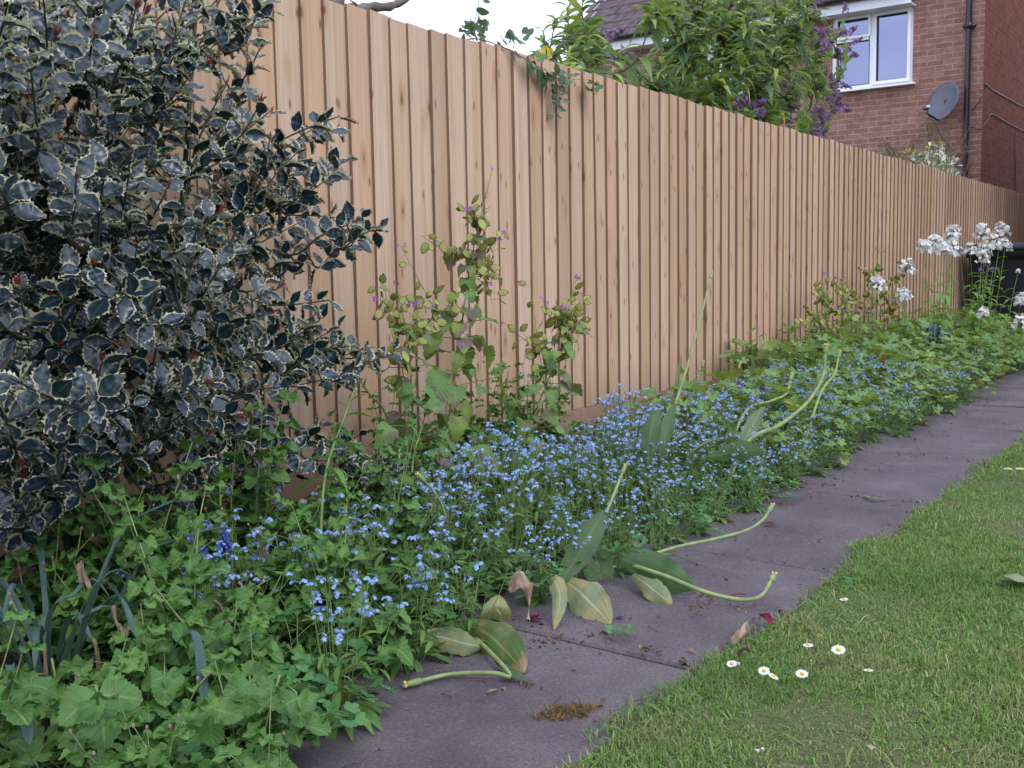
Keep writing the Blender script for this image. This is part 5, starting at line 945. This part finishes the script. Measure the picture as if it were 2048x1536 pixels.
vine([P_(1084, 138, -.045), P_(1092, 160, -.045), P_(1090, 185, -.045), P_(1088, 198, -.045)], 5, .03, .0028); vine([P_(1092, 150, -.045), P_(1112, 165, -.05), P_(1108, 190, -.05), P_(1100, 228, -.055)], 26, .04, .0016, .045); vine([P_(1088, 146, -.045), P_(1115, 150, -.045), P_(1145, 158, -.045), P_(1180, 160, -.045)], 7, .04, .0015, .03); vine([P_(1165, 160, -.045), P_(1172, 172, -.05), P_(1182, 182, -.05)], 6, .055, .0012, .03)
for t, q in zip((IV[0], IV[1]), ims): il.stamp(t, A(q))
iv.build("stems", M_BROWNSTEM, ivy); il.build("foliage", M_IVY, ivy)
# bare limb
tr = thing("bare_tree", "bare grey tree limb showing above the fence top near the holly", "tree", (0, 0, 0)); tb = MB(); tb.tube(bez([A([2.95, .75, -.03]), A([3.0, .75, .9]), A([3.05, .78, 1.6]), P_(668, 5, .8), P_(655, -120, .8), P_(640, -300, .85)], 26), np.linspace(.065, .03, 26), 8); tb.build("trunk", M_BARK, tr)
tl_ = MB(); c_ = bez([A([3.05, .78, 1.62]), P_(690, 26, .75), P_(722, 18, .72), P_(745, 14, .72), P_(775, 14, .72), P_(792, 8, .72), P_(812, -2, .72), P_(850, -50, .75), P_(900, -140, .8)], 40); tl_.tube(c_, np.linspace(.024, .012, 40)*(1+.12*np.sin(np.arange(40)*1.3)), 8)
tl_.tube(bez([P_(705, 20, .72), P_(712, 8, .70), P_(700, 0, .7), P_(690, -20, .7)], 12), np.linspace(.005, .002, 12), 5); tl_.build("limb", M_BARK, tr)
# shrubs by the house corner
eu = thing("euonymus_shrub", "small variegated euonymus with yellow tips just above the fence", "shrub", (0, 0, 0)); re_ = np.random.default_rng(77); es, el, ey = MB(), MB(), MB(); em = []; ym = []
for k in range(95):
    x = re_.uniform(1790, 1912); y = re_.uniform(278 if 1830 < x < 1885 else 300, 345); t = P_(x, y, .45+re_.uniform(-.25, .3)); b0 = A([t[0]+re_.normal()*.1, t[1]+.05, 1.2]); cur = bez([b0, (b0+t)/2+re_.normal(0, .03, 3), t], 8); es.tube(cur, .004, 4)
    for j in range(15): P = cur[2+j*5//15]+re_.normal(0, .03, 3); em.append(frames(P, nrm(re_.normal(size=3)+A([0, -.4, .5])), A([0, -.4, 1.])+re_.normal(0, .3, 3), [re_.uniform(.065, .10)])[0])
    if re_.random() < .2:
        ym = []
        for j in range(6): ym.append(frames(t, nrm(A([re_.normal()*.5, re_.normal()*.5, 1.])), A([0, -1, .3]), [re_.uniform(.04, .065)])[0])
        ey = MB(); ey.stamp(leaf(5, .42, S_OBLONG, 0, .15, .2), A(ym)); ey.build("yellow_tip", M_EUOY, eu)
es.tube([(11.8, .55, -.03), (11.8, .5, .7), (11.8, .5, 1.3)], .03, 6); EL = leaf(5, .42, S_OBLONG, 0, .15, .2); el.stamp(EL, A(em)); es.build("trunk", M_BROWNSTEM, eu); el.build("crown", M_EUO, eu)
dr = thing("dry_shrub", "wispy brown shrub with fine twigs in front of the brick wall", "shrub", (0, 0, 0)); ds, dl = MB(), MB(); dm = []
for k in range(120):
    x = re_.uniform(1765, 1955); y = 345-re_.random()**.8*(105 if 1850 < x < 1950 else 60); t = P_(x, y, 1.1+re_.uniform(-.5, .5)); b0 = A([14.0+re_.normal()*.15, 1.0, 1.1]); cur = bez([b0, b0*.55+t*.45+A([0, 0, .1])+re_.normal(0, .06, 3), t, t+A([re_.normal()*.15, re_.normal()*.15, -.12])], 12); ds.tube(cur, np.linspace(.006, .0016, 12), 4)
    for j in range(16): P = cur[re_.integers(5, 12)]+re_.normal(0, .03, 3); dm.append(frames(P, rdir(1, re_)[0], rdir(1, re_)[0], [re_.uniform(.03, .06)])[0])
ds.tube([(14, 1., -.03), (14, 1., 1.15)], .05, 6); dl.stamp(leaf(3, .25, S_LANCE), A(dm)); ds.build("trunk", M_DRY, dr); dl.build("crown", leafmat("dry_leaf", [(.14, .13, .07), (.1, .12, .06), (.2, .15, .09)], None, 0, .25, .7), dr)

# ------------------------------------------------------------------ daisies and litter
def daisy(label, px, py, d, tilt, seed, closed=0.0, z=.042):
    r = np.random.default_rng(seed); g = onz(px, py, z); B = A([g[0]-.004, g[1], .0]); root = thing("lawn_daisy", label, "daisy", tuple(B)); s, p, c = MB(), MB(), MB(); n_ = nrm(A(tilt)); tp = g-B; s.tube(bez([A([0, 0, 0.]), tp*.6+r.normal(0, .002, 3), tp-n_*.001], 7), .0011, 5); x = nrm(np.cross(n_, A([.3, .9, .1]))); y = np.cross(n_, x); R = d/2
    for k in range(22):
        a = 2*math.pi*k/22+r.uniform(-.06, .06); o = x*math.cos(a)+y*math.sin(a); rr = R*r.uniform(.9, 1.05); q = nrm(o*(1-closed)+n_*(.18+closed*1.2)); p.stamp(leaf(4, .3, S_OBLONG, fold=.1, droop=.1), frames(tp+o*R*.22, q, n_*(1-closed)-o*closed*.8, [rr*.8]))
    c.sphere(tp+n_*.0015, (R*.34, R*.34, R*.26), 0, 10, 6); s.build("stem", M_STEM, root); p.build("petals", M_DAISY, root); c.build("disc", M_YELLOW, root)
up_ = (0, 0, 1); toC = tuple(nrm(CAM-onz(1650, 1340, 0)))
mixn = lambda k: tuple(A(up_)*(1-k)+A(toC)*k)
daisy("largest fully open daisy with a wide yellow eye", 1677, 1300, .0275, mixn(.35), 1); daisy("open daisy near the centre of the lawn group with ragged petals", 1604, 1348, .023, mixn(.35), 2); daisy("open daisy, left one of a touching pair", 1528, 1342, .022, mixn(.4), 3); daisy("tilted daisy, right one of a touching pair", 1546, 1353, .021, (.1, -.4, .9), 4); daisy("flattened daisy seen edge-on above the open ones", 1616, 1291, .021, (-.05, .0, 1), 5); daisy("ragged daisy at the path edge with drooping petals", 1464, 1328, .021, (-.3, 0, .9), 6); daisy("half-closed daisy bud touching the ragged one at the path edge", 1477, 1330, .014, (.2, 0, 1), 7, .7); daisy("edge-on daisy at the right of the group on a tall stalk", 1737, 1341, .018, (.05, .05, 1), 8, 0, .045); daisy("daisy seen edge-on alone near the sprawling tulip pod", 1688, 1199, .019, (-.1, .08, 1), 9); daisy("tiny round daisy bud between the open daisies", 1622, 1323, .008, up_, 10, .9, .03); daisy("nearly closed pinkish daisy at the bottom of the lawn, left of two", 1515, 1505, .014, (.3, 0, 1), 11, .6, .03); daisy("nearly closed pinkish daisy at the bottom of the lawn, right of two", 1526, 1501, .012, (-.3, 0, 1), 12, .7, .03); daisy("far daisy at the right lawn edge, left of two", 2016, 938, .03, (0, 0, 1), 13); daisy("far daisy at the right lawn edge, right of two", 2040, 938, .032, (0, 0, 1), 14); daisy("half-open daisy low at the right of the lawn", 1742, 1498, .02, (.4, 0, .8), 15, .4, .03)
ms_ = MB(); rm = np.random.default_rng(81); mc = onz(1135, 1428, 0); mm = []
for k in range(420): a = rm.uniform(0, 6.28); q = math.sqrt(rm.random()); e = A([.058*q*math.cos(a)*(1+.25*math.sin(3*a)), .026*q*math.sin(a), rm.uniform(0, .012)*(1.1-q)]); mm.append(frames(e, A([rm.normal(), rm.normal(), abs(rm.normal())*.8]), rdir(1, rm)[0], [rm.uniform(.007, .017)])[0])
ms_.stamp(leaf(3, .16, S_LANCE, droop=.4), A(mm)); mo = ms_.build("moss_clump", M_MOSS, None, label="clump of dry brown moss on the near path slab", category="moss"); mo.location = tuple(mc); mo.rotation_euler = (0, 0, -.6)
ms2 = MB(); ms2.stamp(leaf(3, .2, S_LANCE, droop=.4), A([frames(A([rm.normal()*.008, rm.normal()*.006, .003]), A([rm.normal(), rm.normal(), .3]), rdir(1, rm)[0], [rm.uniform(.006, .012)])[0] for k in range(40)])); m2 = ms2.build("moss_clump", M_LITTER, None, label="tiny dark tuft beside the browning tulip leaf on the path", category="moss"); m2.location = tuple(onz(1052, 1374, 0))
def litter():
    b = MB(); r = np.random.default_rng(83); P = []
    for _ in range(900):
        q = r.random()
        if q < .5: x = r.uniform(.9, 6.5); y = -1.1-abs(r.normal(0, .12))
        elif q < .68: x = r.choice([1.754, 2.52, 3.43, 4.29])+r.normal(0, .025); y = r.uniform(-1.58, -1.1)
        elif q < .88: x = r.uniform(1.0, 5.5); y = -1.59+abs(r.normal(0, .03))
        else: x = r.uniform(.9, 4.5); y = r.uniform(-1.58, -1.1)
        if y < -1.6: continue
        P.append((x, y, .003+.003*r.random()))
    for cx, cy, n in [(1075, 1285, 22), (1415, 1195, 60), (1180, 1275, 10), (1650, 970, 20), (1530, 1250, 14), (1400, 1215, 30), (1280, 1300, 12), (1490, 1215, 16)]:
        g = onz(cx, cy, 0)
        for _ in range(n): P.append((g[0]+r.normal()*.02, g[1]+r.normal()*.02, .003+.004*r.random()))
    n = len(P); a = r.uniform(0, 6.28, n); M = frames(A(P), np.stack([np.cos(a), np.sin(a), r.normal(0, .25, n)], 1), A([0, 0, 1.])+r.normal(0, .35, (n, 3)), r.gamma(3., .0023, n)+.002)
    b.stamp(leaf(3, .5, S_OVATE, 0, .4, .4), M); tw = 0
    for _ in range(26):
        x = r.uniform(1., 4.5); y = r.uniform(-1.57, -1.05); aa = r.uniform(0, 6.28); L = r.uniform(.02, .06); b.tube(bez([A([x, y, .004]), A([x+L*.5*math.cos(aa), y+L*.5*math.sin(aa)+r.normal()*.006, .006]), A([x+L*math.cos(aa), y+L*math.sin(aa), .004])], 6), .0008, 3)
    b.build("path_litter", M_LITTER, None, kind='stuff', label="brown leaf crumbs and twig bits scattered along the path edges and joints", category="litter")
litter()
bd = MB(); rb_ = np.random.default_rng(84); g0 = onz(905, 1333, 0); V = [(0, 0, .0025)]; n = 18
for k in range(n): a = 2*math.pi*k/n; q = rb_.uniform(.6, 1.1); V.append((.026*q*math.cos(a), .014*q*math.sin(a), .001))
bd.add(V, [(0, 1+k, 1+(k+1) % n) for k in range(n)]); bo = bd.build("bird_dropping", plain("dropping_white", (.42, .41, .42), .8, .35, 160), None, label="whitish splash on the path slab beside the fallen tulip stem", category="bird dropping"); bo.location = tuple(g0); bo.rotation_euler = (0, 0, -.4)
# second, sparser weeds on the lawn edge
for i, (px, py) in enumerate([(1440, 1330), (1700, 1165), (1560, 1350)]):
    w = thing("lawn_weed", ["round-leaved weed beside the ragged daisy at the path edge", "clover-like weed on the lawn edge beyond the edge-on daisy", "flat weed rosette under the touching pair of daisies"][i], "plant", tuple(onz(px, py, .003))); wb = MB(); rw = np.random.default_rng(90+i); wb.stamp(leaf(5, .6, S_OBLONG, 0, .1, .3), A([frames(A([0, 0, .006]), A([math.cos(a), math.sin(a), rw.uniform(.1, .5)]), A([0, 0, 1.]), [rw.uniform(.018, .03)])[0] for a in np.arange(8)*.8])); wb.build("foliage", M_COLUMB, w)
